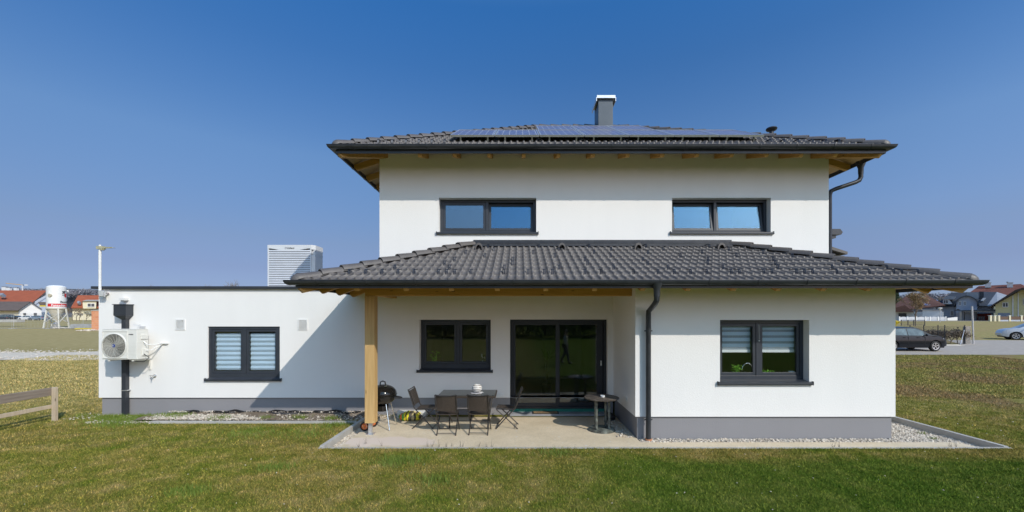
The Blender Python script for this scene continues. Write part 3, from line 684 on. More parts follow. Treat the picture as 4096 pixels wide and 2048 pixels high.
# ventilation hoods and snow guards on the lower roof
def on_low(x, y, l=0): return Vector((x, y, LZ+(y-LE)*tp_+l))
hood = None
for u in (1915, 2236, 2561, 2881):
    yy = 9.74; x_ = round((X(u, yy)-LEX0)/.152)*.152+LEX0+.032
    if hood is None:
        h_ = MB(); n_ = 9; L_ = .26
        for p, rr, zz in ((0, .075, .0), (.03, .075, .005), (L_, .03, .0)):
            pass
        vs = []
        for p, rr, zz in ((0, .085, .03), (.0, .06, .03), (L_*.6, .06, .03), (L_, .02, .03)):
            for q in range(n_):
                t_ = math.pi*q/(n_-1); vs.append((math.cos(t_)*rr*1.15, p, zz+p*tp_+math.sin(t_)*rr*1.9))
        fs = [(a_*n_+q, a_*n_+q+1, c_*n_+q+1, c_*n_+q) for a_, c_ in ((1, 0), (0, 2), (2, 3)) for q in range(n_-1)]
        h_.add(vs, fs); hood = h_.build('roof_vent_tile', M_tile, lroof, smooth=True, local=True); o = hood
    else: o = hood.copy(); COL.objects.link(o)
    o.location = on_low(x_, yy, 0)-origin(lroof)
guard = None; cs = .335*math.cos(LP)
def guard_at(x, row):
    global guard
    if guard is None:
        g_ = MB()
        for dx in (-.014, .014):
            g_.tube([(dx, -.02, .03), (dx, -.015, .10), (dx, .0, .125), (dx, .16, .125+.02)], .009, 6)
        g_.box(-.02, .02, -.01, .16, .03, .037)
        guard = g_.build('snow_guard', pmat('guard_blue', (.02, .028, .045), None, 5, .35, .4), lroof, local=True); o = guard
    else: o = guard.copy(); COL.objects.link(o)
    y = LE+row*cs+.02; x = round((x-LEX0)/.152)*.152+LEX0+.09
    o.location = on_low(x, y, .0)-origin(lroof)
for i in range(36):
    x_ = LEX0+.75+i*.304
    if x_ < LEX1-.75: guard_at(x_+random.choice((-.152, 0, 0, .152)), 1)
for row in (2, 3, 4, 5, 6, 7, 8):
    x_ = LEX0+row*cs+.5+random.uniform(0, .9)+(.4 if row % 2 else 0)
    while x_ < LEX1-row*cs-.4:
        guard_at(x_, row); x_ += random.choice((1.216, 1.368, 1.52)) if row > 2 else 1.064
# rafters under the lower eaves
def rafter(parent, a, b_, w=.085, h=.15, mat=M_woody, nose=.07):
    a, b_ = Vector(a), Vector(b_); d = (b_-a).normalized(); sd = d.cross(Vector((0, 0, 1))).normalized()*w/2; dn = Vector((0, 0, -1))
    pts = [a, b_, b_+dn*h, a+d*nose+dn*h, a+dn*h*.45]
    m = MB(); m.prism([p-sd for p in pts], sd*2); return m.build('rafter', mat, parent)
for u in (2554, 2729, 2904, 3078, 3252, 3426):
    rafter(lroof, (X(u, 7.7), LE+.04, LZ-.062+.02), (X(u, 7.7), 8.2, LZ-.062+.85*tp_))
for u in (1450, 1640, 1815, 1992, 2180, 2368):
    rafter(lroof, (X(u, 7.7), LE+.04, LZ-.062+.02), (X(u, 7.7), 8.6, LZ-.062+1.25*tp_))
rafter(lroof, (LEX0+.05, LE+.05, LZ-.05), (LEX0+2.5, LE+2.5, LZ-.05+2.45*tp_), .12, .17)
rafter(lroof, (LEX1-.05, LE+.05, LZ-.05), (LEX1-1.2, LE+1.2, LZ-.05+1.15*tp_), .12, .17)
for yy in (8.2, 8.95, 9.7): rafter(lroof, (LEX0+.04, yy, LZ-.05), (LEX0+1.0, yy, LZ-.05+.96*tp_), mat=M_woodx)
for yy in (8.1, 8.9, 9.7): rafter(lroof, (LEX1-.04, yy, LZ-.05), (LEX1-.6, yy, LZ-.05+.56*tp_), mat=M_woodx)
MB().box(X(1462, 8.5), XI-.004, 8.46, 8.62, 2.87, 3.13).build('terrace_beam', M_woodx, lroof, bevel=.006)
MB().box(X(1462, 8.5)+.02, X(1462, 8.5)+.16, 8.622, YR-.003, 2.89, 3.13).build('terrace_beam', M_woody, lroof, bevel=.006)
post = MB().box(X(1462, 8.5), X(1501, 8.5), 8.45, 8.65, .24, 2.868).build('terrace_post', M_woodz, house, bevel=.006)
pf = MB(); px = X(1482, 8.55); pf.box(px-.035, px+.035, 8.52, 8.59, -.01, .24).box(px-.08, px+.08, 8.48, 8.63, -.011, .004); pf.build('post_foot', M_alu, post)
# upper roof
UE, UX0, UX1, UZ, UP = 9.3, -4.17, 8.35, 6.29, math.atan(.543); tu = math.tan(UP); UD = 4.9; UB = UE+2*UD
A0 = (UX0+UD, UE+UD, UZ+UD*tu); A1 = (UX1-UD, UE+UD, UZ+UD*tu)
up = MB(); plate(up, (UX0, UE, UZ), (UX1, UE, UZ), A1, A0); plate(up, (UX0, UE+.001, UZ), A0, (UX0, UB, UZ)); plate(up, (UX1, UE+.001, UZ), (UX1, UB, UZ), A1); plate(up, (UX1, UB+.001, UZ), (UX0, UB+.001, UZ), A0, A1)
uroof = up.build('upper_roof', M_soffit, house)
W_ = UX1-UX0
tiled('roof_tiles', (UX0, UE, UZ), (1, 0, 0), UP, W_, UD, 1, 1, uroof)
tiled('roof_tiles', (UX0, UB, UZ), (0, -1, 0), UP, 2*UD, UD, 1, 1, uroof)
tiled('roof_tiles', (UX1, UE, UZ), (0, 1, 0), UP, 2*UD, UD, 1, 1, uroof)
tiled('roof_tiles', (UX1, UB, UZ), (-1, 0, 0), UP, W_, UD, 1, 1, uroof)
for (cx, cy, ap) in ((UX0, UE, A0), (UX1, UE, A1), (UX0, UB, A0), (UX1, UB, A1)):
    c = Vector((cx, cy, UZ)); d = (Vector(ap)-c).normalized(); caps('hip_ridge', c+d*.07+lift, Vector(ap)+lift, uroof, 19)
caps('ridge', Vector(A0)+Vector((0, 0, .05)), Vector(A1)+Vector((0, 0, .05)), uroof, 7, nose=False)
gutter('gutter', [(UX0+.02, UB-.03), (UX0+.02, UE+.03), (UX1-.02, UE+.03), (UX1-.02, UB-.03)], UZ+.005, uroof, .81)
for i in range(13):
    u = 1692+i*134.2; xx = X(u, 9.7)
    if xx > XH1: continue
    rafter(uroof, (xx, UE+.05, UZ-.05), (xx, YR-.004, UZ-.05+.8*tu*.62), h=.16)
rafter(uroof, (UX0+.05, UE+.05, UZ-.05), (UX0+.95, UE+.95, UZ-.05+.9*.36), .12, .17); rafter(uroof, (UX1-.05, UE+.05, UZ-.05), (UX1-.8, UE+.8, UZ-.05+.75*.36), .12, .17)
for i in range(9):
    yy = 10.3+i*.8
    rafter(uroof, (UX0+.05, yy, UZ-.05), (XH0-.004, yy, UZ-.05+.65*.34), mat=M_woodx, h=.16); rafter(uroof, (UX1-.05, yy, UZ-.05), (XH1+.004, yy, UZ-.05+.6*.34), mat=M_woodx, h=.16)
MB().box(UX0+.02, UX1-.02, UE-.0, UE+.028, UZ-.14, UZ-.03).box(UX0+.005, UX0+.03, UE+.03, UB, UZ-.14, UZ-.03).box(UX1-.03, UX1-.005, UE+.03, UB, UZ-.14, UZ-.03).build('fascia', M_anth, uroof)
MB().box(LEX0+.02, LEX1-.02, LE, LE+.028, LZ-.12, LZ-.03).box(LEX0+.005, LEX0+.03, LE+.03, YR, LZ-.12, LZ-.03).box(LEX1-.03, LEX1-.005, LE+.03, YR, LZ-.12, LZ-.03).build('fascia', M_anth, lroof)
for i in range(12):                                 # snow guards low on the upper roof
    pass
g0 = guard.copy(); COL.objects.link(g0); g0.parent = uroof
def ug(x, y): 
    o = g0.copy(); COL.objects.link(o); o.location = Vector((x, y, UZ+(y-UE)*tu))-origin(uroof); return o
for u in (1516, 1571, 1626, 1678, 1730, 1780): ug(X(u, 9.8), 9.75)
for u in (3076, 3130, 3187, 3243, 3297, 3349): ug(X(u, 9.8), 9.75)
g0.location = Vector((X(1460, 9.8), 9.7, UZ+.4*tu))-origin(uroof)
# chimney
cx0, cx1, cy0, cy1 = X(2393, 13.3), X(2452, 13.3), 13.3, 13.95; ct = Z(397, 13.3)
ch = MB().box(cx0, cx1, cy0, cy1, 8.0, ct).build('chimney', pmat('chimney_sheet', (.075, .09, .105), (.09, .105, .12), 2, .4, .3), uroof, bevel=.01)
MB().box(cx0-.07, cx1+.07, cy0-.07, cy1+.07, ct, ct+.03).box(cx0-.08, cx0-.06, cy0-.08, cy1+.08, ct-.1, ct+.03).box(cx0-.06, cx1+.06, cy0-.08, cy0-.071, ct-.0, ct+.095).box(cx1+.06, cx1+.08, cy0-.08, cy1+.08, ct-.1, ct+.03).box(cx0-.06, cx1+.06, cy0-.07, cy1+.07, ct+.031, ct+.095).build('chimney_cap', M_alu, ch, bevel=.006)
MB().lathe([(.11, ct+.09), (.11, ct+.2), (.08, ct+.24), (.0, ct+.245)], ((cx0+cx1)/2-.02, cy0+.3, 0), 20).build('flue_pipe', M_silv, ch, smooth=True)
vx = X(3086, 12.2); vz = Z(530, 12.2)
MB().lathe([(.06, vz-.25), (.06, vz+.03), (.13, vz+.06), (.155, vz+.1), (.14, vz+.13), (0, vz+.155)], (vx, 12.2, 0), 18).build('roof_vent', M_gut, uroof, smooth=True)
# downpipes
def bands(b, x, y, z, r): b.lathe([(r+.006, z-.012), (r+.006, z+.012)], (x, y, 0), 14).box(x-r-.028, x+r+.028, y+.0, y+.012, z-.012, z+.012)
gx, dx_, r_ = X(2628, 7.3), X(2594, 8.13), .05
b = MB(); b.lathe([(.055, 2.80), (.058, 2.93), (.095, 3.02), (.1, 3.04)], (gx, LE-.045, 0), 16)
b.tube([(gx, LE-.045, 2.84), (gx, LE-.04, 2.74), (gx-.01, LE+.02, 2.68), (dx_+.02, 8.04, 2.60), (dx_, 8.12, 2.55), (dx_, 8.135, 2.46), (dx_, 8.135, .02)], r_, 14)
dp = b.build('downpipe', M_gut, house, smooth=True, label='downpipe in front of the kitchen wing wall')
for z in (2.16, .40): c = MB(); bands(c, dx_, 8.135, z, r_); c.box(dx_-.01, dx_+.01, 8.18, 8.228, z-.01, z+.01); c.build('pipe_clip', M_anth, dp)
MB().lathe([(.052, -.02), (.068, -.02), (.068, .02), (.052, .02)], (dx_, 8.135, 0), 16).build('pipe_collar', M_terra, dp)
sy = 10.08; gx2 = UX1+.06
b = MB(); b.lathe([(.055, UZ-.34), (.058, UZ-.20), (.11, UZ-.06), (.11, UZ-.04)], (gx2, sy, 0), 16)
b.tube([(gx2, sy, UZ-.3), (gx2, sy, UZ-.42), (gx2-.04, sy, UZ-.5), (gx2-.14, sy+.0, UZ-.55), (XH1+.19, sy+.08, UZ-.68), (XH1+.08, sy+.1, UZ-.73), (XH1+.058, sy+.12, UZ-.83), (XH1+.058, sy+.12, 3.5)], .05, 14)
b.build('downpipe', M_gut, house, smooth=True, label='downpipe at the right corner of the upper storey')
# rainwater hopper and pipe on the annex
hx0, hx1, hy = X(463, 9.98), X(504, 9.98)+.0, 9.98; z0, z1 = Z(1262, 9.98), Z(1219, 9.98)
hc = (hx0+hx1)/2; b = MB()
def frust(b, c, y0, wx0, wy0, z0, wx1, wy1, z1):
    p = [(c-wx0/2, y0-wy0, z0), (c+wx0/2, y0-wy0, z0), (c+wx0/2, y0, z0), (c-wx0/2, y0, z0), (c-wx1/2, y0-wy1, z1), (c+wx1/2, y0-wy1, z1), (c+wx1/2, y0, z1), (c-wx1/2, y0, z1)]
    b.add(p, [(0, 3, 2, 1), (4, 5, 6, 7), (0, 1, 5, 4), (1, 2, 6, 5), (2, 3, 7, 6), (3, 0, 4, 7)])
frust(b, hc, YR-.003, .30, .2, z0, .30, .2, z1); frust(b, hc, YR-.003, .34, .22, z1, .34, .22, z1+.014)
frust(b, hc, YR-.003, .10, .10, z0-.10, .30, .2, z0-.001); b.box(hc-.05, hc+.05, YR-.105, YR-.005, .0, z0-.10)
hp = b.build('rainwater_pipe', M_anth, house, label='rainwater pipe with box hopper at the left end of the annex')
c = MB()
for z in (1.97, .63): c.box(hc-.055, hc+.09, YR-.11, YR-.003, z-.01, z+.01)
c.build('pipe_clip', M_alu, hp)
sx_ = X(505, YR); MB().box(sx_-.07, sx_+.07, YR-.12, YR-.002, Z(1202, YR), Z(1196, YR)+.02).box(sx_-.05, sx_+.03, YR-.09, YR-.003, Z(1202, YR)-.02, Z(1202, YR)).build('roof_spout', M_white, house)
# side entrance canopy seen past the upper right corner
b = MB(); b.prism([(7.9, 12.9, 5.02), (10.15, 12.9, 5.02), (10.2, 12.9, 5.10), (10.12, 12.9, 5.2), (7.9, 12.9, 5.2)], (0, 1.4, 0)); b.prism([(8.0, 12.95, 4.72), (9.2, 12.95, 4.83), (10.02, 12.95, 4.92), (10.02, 12.95, 5.01), (8.0, 12.95, 5.01)], (0, 1.2, 0))
b.build('dormer', M_anth, house)
b = MB(); b.prism([(8.6, 12.9, 5.05), (8.6, 12.9, 4.9), (10.35, 12.9, 4.40), (10.35, 12.9, 4.48)], (0, 2.5, 0)); b.prism([(8.0, 12.95, 4.36), (10.3, 12.95, 4.36), (10.2, 12.95, 4.24), (8.0, 12.95, 4.24)], (0, 2.3, 0))
b.build('side_roof', M_tile, house)
# ---------------------------------------------------------------- solar panels
def cellmat():
    m, nt, b = newmat('solar_cells'); v = coords(nt); sx = N(nt, 'ShaderNodeSeparateXYZ'); nt.links.new(v, sx.inputs[0])
    def line(s, per, wd):
        q = N(nt, 'ShaderNodeMath', operation='PINGPONG'); nt.links.new(s, q.inputs[0]); q.inputs[1].default_value = per/2
        l = N(nt, 'ShaderNodeMath', operation='LESS_THAN'); nt.links.new(q.outputs[0], l.inputs[0]); l.inputs[1].default_value = wd; return l.outputs[0]
    mx = N(nt, 'ShaderNodeMath', operation='MAXIMUM'); nt.links.new(line(sx.outputs[0], .168, .004), mx.inputs[0]); nt.links.new(line(sx.outputs[1], .16, .004), mx.inputs[1])
    n = noise(nt, v, 5, 2); base = ramp(nt, n, [(.3, (.085, .10, .19)), (.7, (.12, .135, .23))])
    nt.links.new(mixc(nt, mx.outputs[0], base, (.6, .62, .66)), b.inputs['Base Color']); b.inputs['Roughness'].default_value = .3
    b.inputs['Specular IOR Level'].default_value = .22; return m
M_cell = cellmat()
pw, plen = 1.07, 1.66
def upz(y, l): return UZ+(y-UE)*tu+l
proto = None
rx = Matrix.Rotation(UP, 4, 'X')
def solar(x, y, label):
    global proto
    if proto is None:
        t = thing('solar_panel', label, 'solar panel', (0, 0, 0), 'solar panels in two rows on the upper roof')
        f = MB(); ring(f, 0, pw, 0, plen, .032, -.025, .022); M = Matrix(((1, 0, 0, 0), (0, 0, 1, 0), (0, -1, 0, 0), (0, 0, 0, 1)))
        f.xf(M); f.build('frame', M_alu, t, local=True); MB().box(.02, pw-.02, .02, plen-.02, -.012, .012).build('cells', M_cell, t, local=True)
        for q in (.22, .84):
            b = MB().box(q*pw-.018, q*pw+.018, .10, .14, -.13, -.02).box(q*pw-.018, q*pw+.018, .06, .14, -.135, -.125); b.build('roof_hook', M_alu, t, local=True)
        proto = t
    else:
        t = copy_tree(proto); t['label'] = label
    t.location = (x, y, upz(y, .185)); t.rotation_euler = (UP, 0, 0)
ordl = ['leftmost', 'second from the left', 'third from the left', 'middle', 'third from the right', 'second from the right', 'rightmost']
for i in range(7): solar(-1.66+i*1.089, 9.93, f'blue solar panel, {ordl[i]} in the long lower row')
for i in range(3): solar(.54+i*1.089, 9.93+1.66*math.cos(UP)+.03, f'blue solar panel, {("left", "middle", "right")[i]} one of the short upper row before the chimney')
t = thing('mounting_rail', 'bare aluminium rail ends sticking out beside the upper row of solar panels', 'mounting rail', (0.2, 11.9, upz(11.9, .06)))
for a, c in ((.02, .5), (3.83, 4.25)): MB().bar((a, 12.2, upz(12.2, .13)), (c, 12.2, upz(12.2, .10)), .025, .025).bar((a, 11.75, upz(11.75, .10)), (c, 11.75, upz(11.75, .10)), .025, .025).build('rail', pmat('dull_rail', (.28, .29, .3), None, 5, .5), t)

# ---------------------------------------------------------------- heat pump on the annex roof
hx0, hx1, hy0, hy1, hz0, hz1 = X(1072, 12), X(1257, 12), 12.0, 12.52, 3.1, Z(980, 12)
t = thing('heat_pump', 'large pale grey louvred heat pump standing on the flat annex roof', 'heat pump', ((hx0+hx1)/2, 12.25, 3.082))
MB().prism([(hx0, hy0+.012, hz0), (hx1-.08, hy0+.012, hz0), (hx1, hy0+.06, hz0), (hx1, hy1, hz0), (hx0, hy1, hz0)], (0, 0, hz1-.30-hz0)).build('casing', M_hp, t, bevel=.01)
b = MB(); xc = (hx0+hx1)/2; pts = [(hx0-.004, hy0-.02, hz1-.005)]
K = 14; pts = [(hx0-.004+(hx1-.075-hx0)*i/K, 0, hz1-.10-.085*math.sin(math.pi*i/K)**2) for i in range(K+1)]
poly = [(p[0], hy0-.02, p[2]) for p in pts]+[(hx1-.079, hy0-.02, hz1), (hx0-.004, hy0-.02, hz1)]
b.prism(poly, (0, .06, 0)); b.prism([(hx0-.004, hy0+.041, hz1-.13), (hx1-.079, hy0+.041, hz1-.13), (hx1+.005, hy0+.075, hz1-.13), (hx1+.005, hy1+.005, hz1-.13), (hx0-.004, hy1+.005, hz1-.13)], (0, 0, .13))
b.prism([(hx1-.079, hy0-.018, hz1-.13), (hx1+.005, hy0+.074, hz1-.13), (hx1-.079, hy0+.04, hz1-.13)], (0, 0, .13)); b.prism([(hx0, hy0+.06, hz1-.3), (hx1, hy0+.06, hz1-.3), (hx1, hy1, hz1-.3), (hx0, hy1, hz1-.3)], (0, 0, .17))
b.build('hood', M_hp, t)
MB().box(hx0+.03, hx1-.11, hy0+.002, hy0+.011, hz0+.03, hz1-.12).build('louvre_back', M_txt, t)
n = 24; zz0, zz1 = hz0+.05, hz1-.13
b = MB()
for i in range(n):
    z = zz0+(zz1-zz0)*i/n; b.prism([(hx0+.03, hy0-.022, z), (hx0+.03, hy0-.018, z+.034), (hx0+.03, hy0+.001, z+.037), (hx0+.03, hy0-.006, z)], (hx1-.14-hx0, 0, 0))
b.build('louvres', M_slat, t)
MB().box(hx0, hx0+.03, hy0-.02, hy0+.011, hz0+.03, hz1-.1).box(hx1-.11, hx1-.08, hy0-.02, hy0+.011, hz0+.03, hz1-.1).build('edge_strip', M_hp, t)
text('Vaillant', .075, M_txt, t, 'lettering', (X(1149, 12), hy0-.024, Z(996, 12)))
b = MB(); ring(b, X(1143, 12)-.012, X(1143, 12)+.03, Z(996, 12)-.002, Z(996, 12)+.05, .006, hy0-.023, hy0-.019); b.build('emblem', M_txt, t)
# ---------------------------------------------------------------- split air conditioner on the annex wall
ax0, ax1, ay0, ay1, az0, az1 = X(409, 9.65), X(547, 9.65), 9.65, 9.955, Z(1438, 9.65), Z(1319, 9.65)
t = thing('air_conditioner', 'cream outdoor air conditioning unit with round fan grille bolted to the annex wall', 'air conditioner', ((ax0+ax1)/2, 9.95, az0))
MB().box(ax0, ax1, ay0, ay1, az0, az1).box(ax0-.004, ax1+.004, ay0-.006, ay1+.003, az1+.001, az1+.014).build('casing', M_ac, t, bevel=.008)
ccx, ccz, cr = X(457, 9.65), Z(1383, 9.65), .285
MB().lathe([(0, ay0-.003), (cr-.01, ay0-.003), (cr-.01, ay0+.004)], (ccx, 0, ccz), 40, 'y').build('fan_opening', M_txt, t)
b = MB()
for i in range(3):
    a_ = i*2.094+.4; b.prism([(ccx+.05*math.cos(a_), ay0-.006, ccz+.05*math.sin(a_)), (ccx+.25*math.cos(a_-.1), ay0-.006, ccz+.25*math.sin(a_-.1)), (ccx+.255*math.cos(a_+.7), ay0-.006, ccz+.255*math.sin(a_+.7)), (ccx+.06*math.cos(a_+1.2), ay0-.006, ccz+.06*math.sin(a_+1.2))], (0, .002, 0))
b.build('fan_blade', pmat('fan_grey', (.16, .155, .15), (.2, .2, .19), 4, .5), t)
b = MB()
for i in range(11):
    r = .045+i*.0225; b.lathe([(r-.0035, ay0-.016), (r+.0035, ay0-.019), (r+.0035, ay0-.013)], (ccx, 0, ccz), 48, 'y')
for k in range(16):
    a_ = k*math.pi/8; pts = [(ccx+r*math.cos(a_+r*2.2), ay0-.012, ccz+r*math.sin(a_+r*2.2)) for r in (.04, .1, .16, .22, cr)]; b.tube(pts, .0025, 4)
b.build('fan_grille', pmat('grille_wire', (.6, .58, .5), (.55, .53, .46), 5, .4), t)
b = MB(); ring(b, ax0+.008, ax0+.008+.59, az0+.03, az1-.03, .012, ay0-.012, ay0-.001)
b.lathe([(cr-.005, ay0-.018), (cr+.012, ay0-.014), (cr+.016, ay0-.001)], (ccx, 0, ccz), 48, 'y')
for (sx1, sz1) in ((-1, -1), (1, -1), (1, 1), (-1, 1)): b.prism([(ccx+sx1*cr*1.0, ay0-.004, ccz+sz1*cr), (ccx+sx1*cr*1.0, ay0-.004, ccz+sz1*cr*.72), (ccx+sx1*cr*.72, ay0-.004, ccz+sz1*cr)][::sx1*sz1], (0, .003, 0))
b.build('grille_frame', M_ac, t)
MB().lathe([(0, ay0-.024), (.038, ay0-.022), (.045, ay0-.01)], (ccx, 0, ccz), 24, 'y').build('hub_badge', M_blueD, t)
MB().prism([(ccx-.018, ay0-.026, ccz-.016), (ccx+.016, ay0-.026, ccz), (ccx-.018, ay0-.026, ccz+.016)], (0, .001, 0)).build('emblem', M_white, t)
text('KAISAI', .036, M_txt, t, 'lettering', (X(515, 9.65), ay0-.002, Z(1340, 9.65)), bold=.001)
b = MB()
for k in range(3): ring(b, X(513, 9.65), X(541, 9.65), Z(1418-k*17, 9.65), Z(1405-k*17, 9.65), .004, ay0-.004, ay0-.001)
b.build('panel_relief', M_ac, t)
b = MB(); b.box(ax1+.001, ax1+.03, ay0+.12, ay1-.02, az0+.08, az0+.24).box(ax1+.001, ax1+.022, ay0+.10, ay1-.03, az1-.23, az1-.12).build('valve_cover', M_ac, t, bevel=.006)
b = MB(); b.tube([(ax1+.02, 9.8, az0+.42), (ax1+.09, 9.82, az0+.34), (ax1+.17, 9.95, az0+.33), (ax1+.21, 10.14, az0+.36)], .012, 8).tube([(ax1+.02, 9.84, az0+.2), (ax1+.12, 9.88, az0+.2), (ax1+.15, 9.98, az0+.26), (ax1+.19, 10.14, az0+.33)], .011, 8)
b.box(ax1+.14, ax1+.33, 10.10, 10.145, az0+.335, az0+.36).build('coolant_pipe', M_whiteP, t)
b = MB(); b.tube([(ax1+.03, 9.8, az0+.12), (ax1+.10, 9.86, az0+.02), (ax1+.02, 9.82, az0-.07), (ax0+.3, 9.8, az0-.05)], .008, 6).build('cable', M_black, t)
for bx in (ax0+.13, ax1-.12):
    MB().box(bx-.02, bx+.02, ay0+.02, YR-.002, az0-.045, az0-.015).box(bx-.04, bx+.04, ay0+.04, ay0+.12, az0-.015, az0-.001).box(bx-.02, bx+.02, YR-.03, YR-.002, az0-.3, az0-.046).build('wall_bracket', M_ac, t)
ju = X(575, YR); MB().box(ju-.07, ju+.05, YR-.04, YR-.002, Z(1318, YR), Z(1308, YR)+.02).build('junction_box', pmat('box_grey', (.5, .5, .5), None, 4, .5), t, bevel=.004)
MB().tube([(X(546, YR), YR-.01, Z(1318, YR)), (X(570, YR), YR-.05, Z(1296, YR)), (X(544, YR), YR-.09, Z(1284, YR))], .004, 5).build('loose_wire', M_whiteP, t)
# mast with aerial at the annex corner
mx_ = X(400, 10.05); t = thing('antenna_mast', 'white mast with a small horizontal aerial at the left corner of the annex', 'antenna', (mx_, 10.08, Z(1177, 10.05)))
MB().tube([(mx_, 10.05, Z(1177, 10.05)), (mx_, 10.05, Z(1003, 10.05))], .03, 12).tube([(mx_, 10.05, Z(1003, 10.05)), (mx_, 10.05, Z(979, 10.05))], .024, 12).build('mast', M_white, t, smooth=True)
az_ = Z(991, 10.05); M_khaki = pmat('khaki_plastic', (.42, .40, .27), (.36, .34, .22), 9, .6)
MB().box(mx_-.06, mx_+.10, 10.01, 10.10, az_-.035, az_+.035).lathe([(.0, -.07), (.04, -.06), (.045, .0), (.03, .03), (0, .035)], (mx_+.06, 10.05, az_), 12).build('clamp', M_khaki, t)
b = MB(); b.bar((mx_+.08, 10.05, az_+.01), (mx_+.34, 10.0, az_), .02, .02)
for i in range(4): b.tube([(mx_+.14+i*.055, 9.94, az_-.03), (mx_+.14+i*.055, 10.12, az_+.01)], .006, 5)
b.build('aerial', M_khaki, t)
MB().bar((mx_+.03, 10.06, Z(1173, 10.05)), (mx_+.14, 10.14, Z(1173, 10.05)), .04, .04).box(mx_+.02, mx_+.10, 10.085, 10.145, Z(1172, YR)-.03, Z(1172, YR)+.03).build('wall_arm', M_silv, t)
t = thing('floodlight', 'small square grey floodlight under the annex roof edge', 'lamp', (X(430, YR), YR, Z(1176, YR)))
MB().box(X(419, YR), X(440, YR), 10.0, 10.045, Z(1188, YR), Z(1163, YR)).build('housing', M_alu, t, bevel=.006); MB().box(X(421, YR), X(438, YR), 9.994, 9.999, Z(1186, YR), Z(1165, YR)).build('lens', pmat('lamp_lens', (.55, .56, .55), (.45, .46, .45), 40, .2), t)
MB().box(X(426, YR), X(433, YR), 10.046, YR-.002, Z(1180, YR), Z(1171, YR)).build('bracket', M_silv, t)
# tap
tx, tz = X(620, YR), Z(1504, YR); t = thing('garden_tap', 'chrome garden tap sticking out of the annex wall', 'tap', (tx, YR, tz))
MB().lathe([(.0, YR-.012), (.04, YR-.012), (.042, YR-.002)], (tx, 0, tz), 16, 'y').tube([(tx, YR-.01, tz), (tx-.01, YR-.1, tz)], .014, 10).tube([(tx-.01, YR-.09, tz+.006), (tx-.012, YR-.1, tz-.07)], .011, 8).build('spout', M_silv, t, smooth=True)
MB().bar((tx-.06, YR-.08, tz+.02), (tx+.03, YR-.08, tz+.02), .014, .012).build('handle', M_silv, t)

# ---------------------------------------------------------------- terrace furniture
def wickermat(name, c1, c2):
    m, nt, b = newmat(name); v = coords(nt); sx = N(nt, 'ShaderNodeSeparateXYZ'); nt.links.new(v, sx.inputs[0])
    wv = N(nt, 'ShaderNodeTexBrick'); wv.inputs['Scale'].default_value = 34; wv.offset = .5; wv.inputs['Mortar Size'].default_value = .06
    wv.inputs['Color1'].default_value = (*c1, 1); wv.inputs['Color2'].default_value = (*c2, 1); wv.inputs['Mortar'].default_value = (*(q*.25 for q in c1), 1)
    cb = N(nt, 'ShaderNodeCombineXYZ'); nt.links.new(sx.outputs[2], cb.inputs[0]); ad = N(nt, 'ShaderNodeMath', operation='ADD'); nt.links.new(sx.outputs[1], ad.inputs[1]); nt.links.new(sx.outputs[0], cb.inputs[1]); 
    nt.links.new(sx.outputs[2], ad.inputs[0]); nt.links.new(ad.outputs[0], cb.inputs[0]); nt.links.new(cb.outputs[0], wv.inputs[0])
    nt.links.new(wv.outputs[0], b.inputs['Base Color']); b.inputs['Roughness'].default_value = .55; bump(nt, b, wv.outputs['Fac'], -.003); return m
M_wick = wickermat('wicker', (.085, .065, .05), (.13, .10, .078)); M_tubeF = pmat('bronze_tube', (.05, .045, .042), (.075, .068, .062), 9, .35, .5)
def chair(label):
    t = thing('folding_chair', label, 'chair', (0, 0, 0), 'wicker folding chairs round the terrace table')
    hw = .215
    # seat, slightly hollow, front towards +Y
    def web(b, f, th=.018, nu=8, nv=6):
        P = [[f(i/nu, j/nv) for i in range(nu+1)] for j in range(nv+1)]; vs = [p for r in P for p in r]; m_ = nu+1
        fs = [(j*m_+i, j*m_+i+1, (j+1)*m_+i+1, (j+1)*m_+i) for j in range(nv) for i in range(nu)]
        n1_ = len(vs); dv = Vector(f(0, .01))-Vector(f(0, 0)); nn = Vector((1, 0, 0)).cross(dv).normalized()*th
        vs2 = [tuple(Vector(p)-nn) for p in vs]; ed = [i for i in range(m_)]+[j*m_+nu for j in range(1, nv+1)]+[nv*m_+i for i in range(nu-1, -1, -1)]+[j*m_ for j in range(nv-1, 0, -1)]
        b.add(vs+vs2, fs+[tuple(n1_+q for q in f_[::-1]) for f_ in fs]+[(ed[i], n1_+ed[i], n1_+ed[(i+1) % len(ed)], ed[(i+1) % len(ed)]) for i in range(len(ed))])
        return b
    web(MB(), lambda u, v: (-.20+.40*u, -.17+.40*v, .430+.015*v-.022*math.sin(math.pi*u)*math.sin(math.pi*min(1, v+.1)))).build('seat', M_wick, t, local=True)
    web(MB(), lambda u, v: (-.20+.40*u, -.20-.11*v+.0-.03*math.sin(math.pi*u), .50+.335*v-.022*math.sin(math.pi*u)*v)).build('backrest', M_wick, t, local=True)
    f = MB()
    for s in (-1, 1):
        x = s*hw; f.tube([(x, -.325, .855), (x, -.19, .46), (x, .02, .24), (x, .235, .0)], .0125, 8)
        f.tube([(s*.195, .225, .425), (s*.195, .0, .23), (s*.195, -.245, .0)], .0125, 8); f.tube([(s*.2, -.17, .43), (s*.2, .23, .445)], .012, 8)
    f.tube([(-hw, -.325, .855), (-.1, -.345, .838), (.1, -.345, .838), (hw, -.325, .855)], .012, 8)
    f.build('frame', M_tubeF, t, local=True, smooth=True)
    for y, z, h_ in ((.215, .03, hw), (-.20, .04, .195), (.0, .232, hw)): MB().tube([(-h_, y, z), (h_, y, z)], .008, 6).build('stretcher', M_tubeF, t, local=True)
    return t
c0 = chair('left of the two wicker chairs standing with their backs to the lawn'); c0.location = (-1.50, 8.69, -.012); c0.rotation_euler.z = R(1)
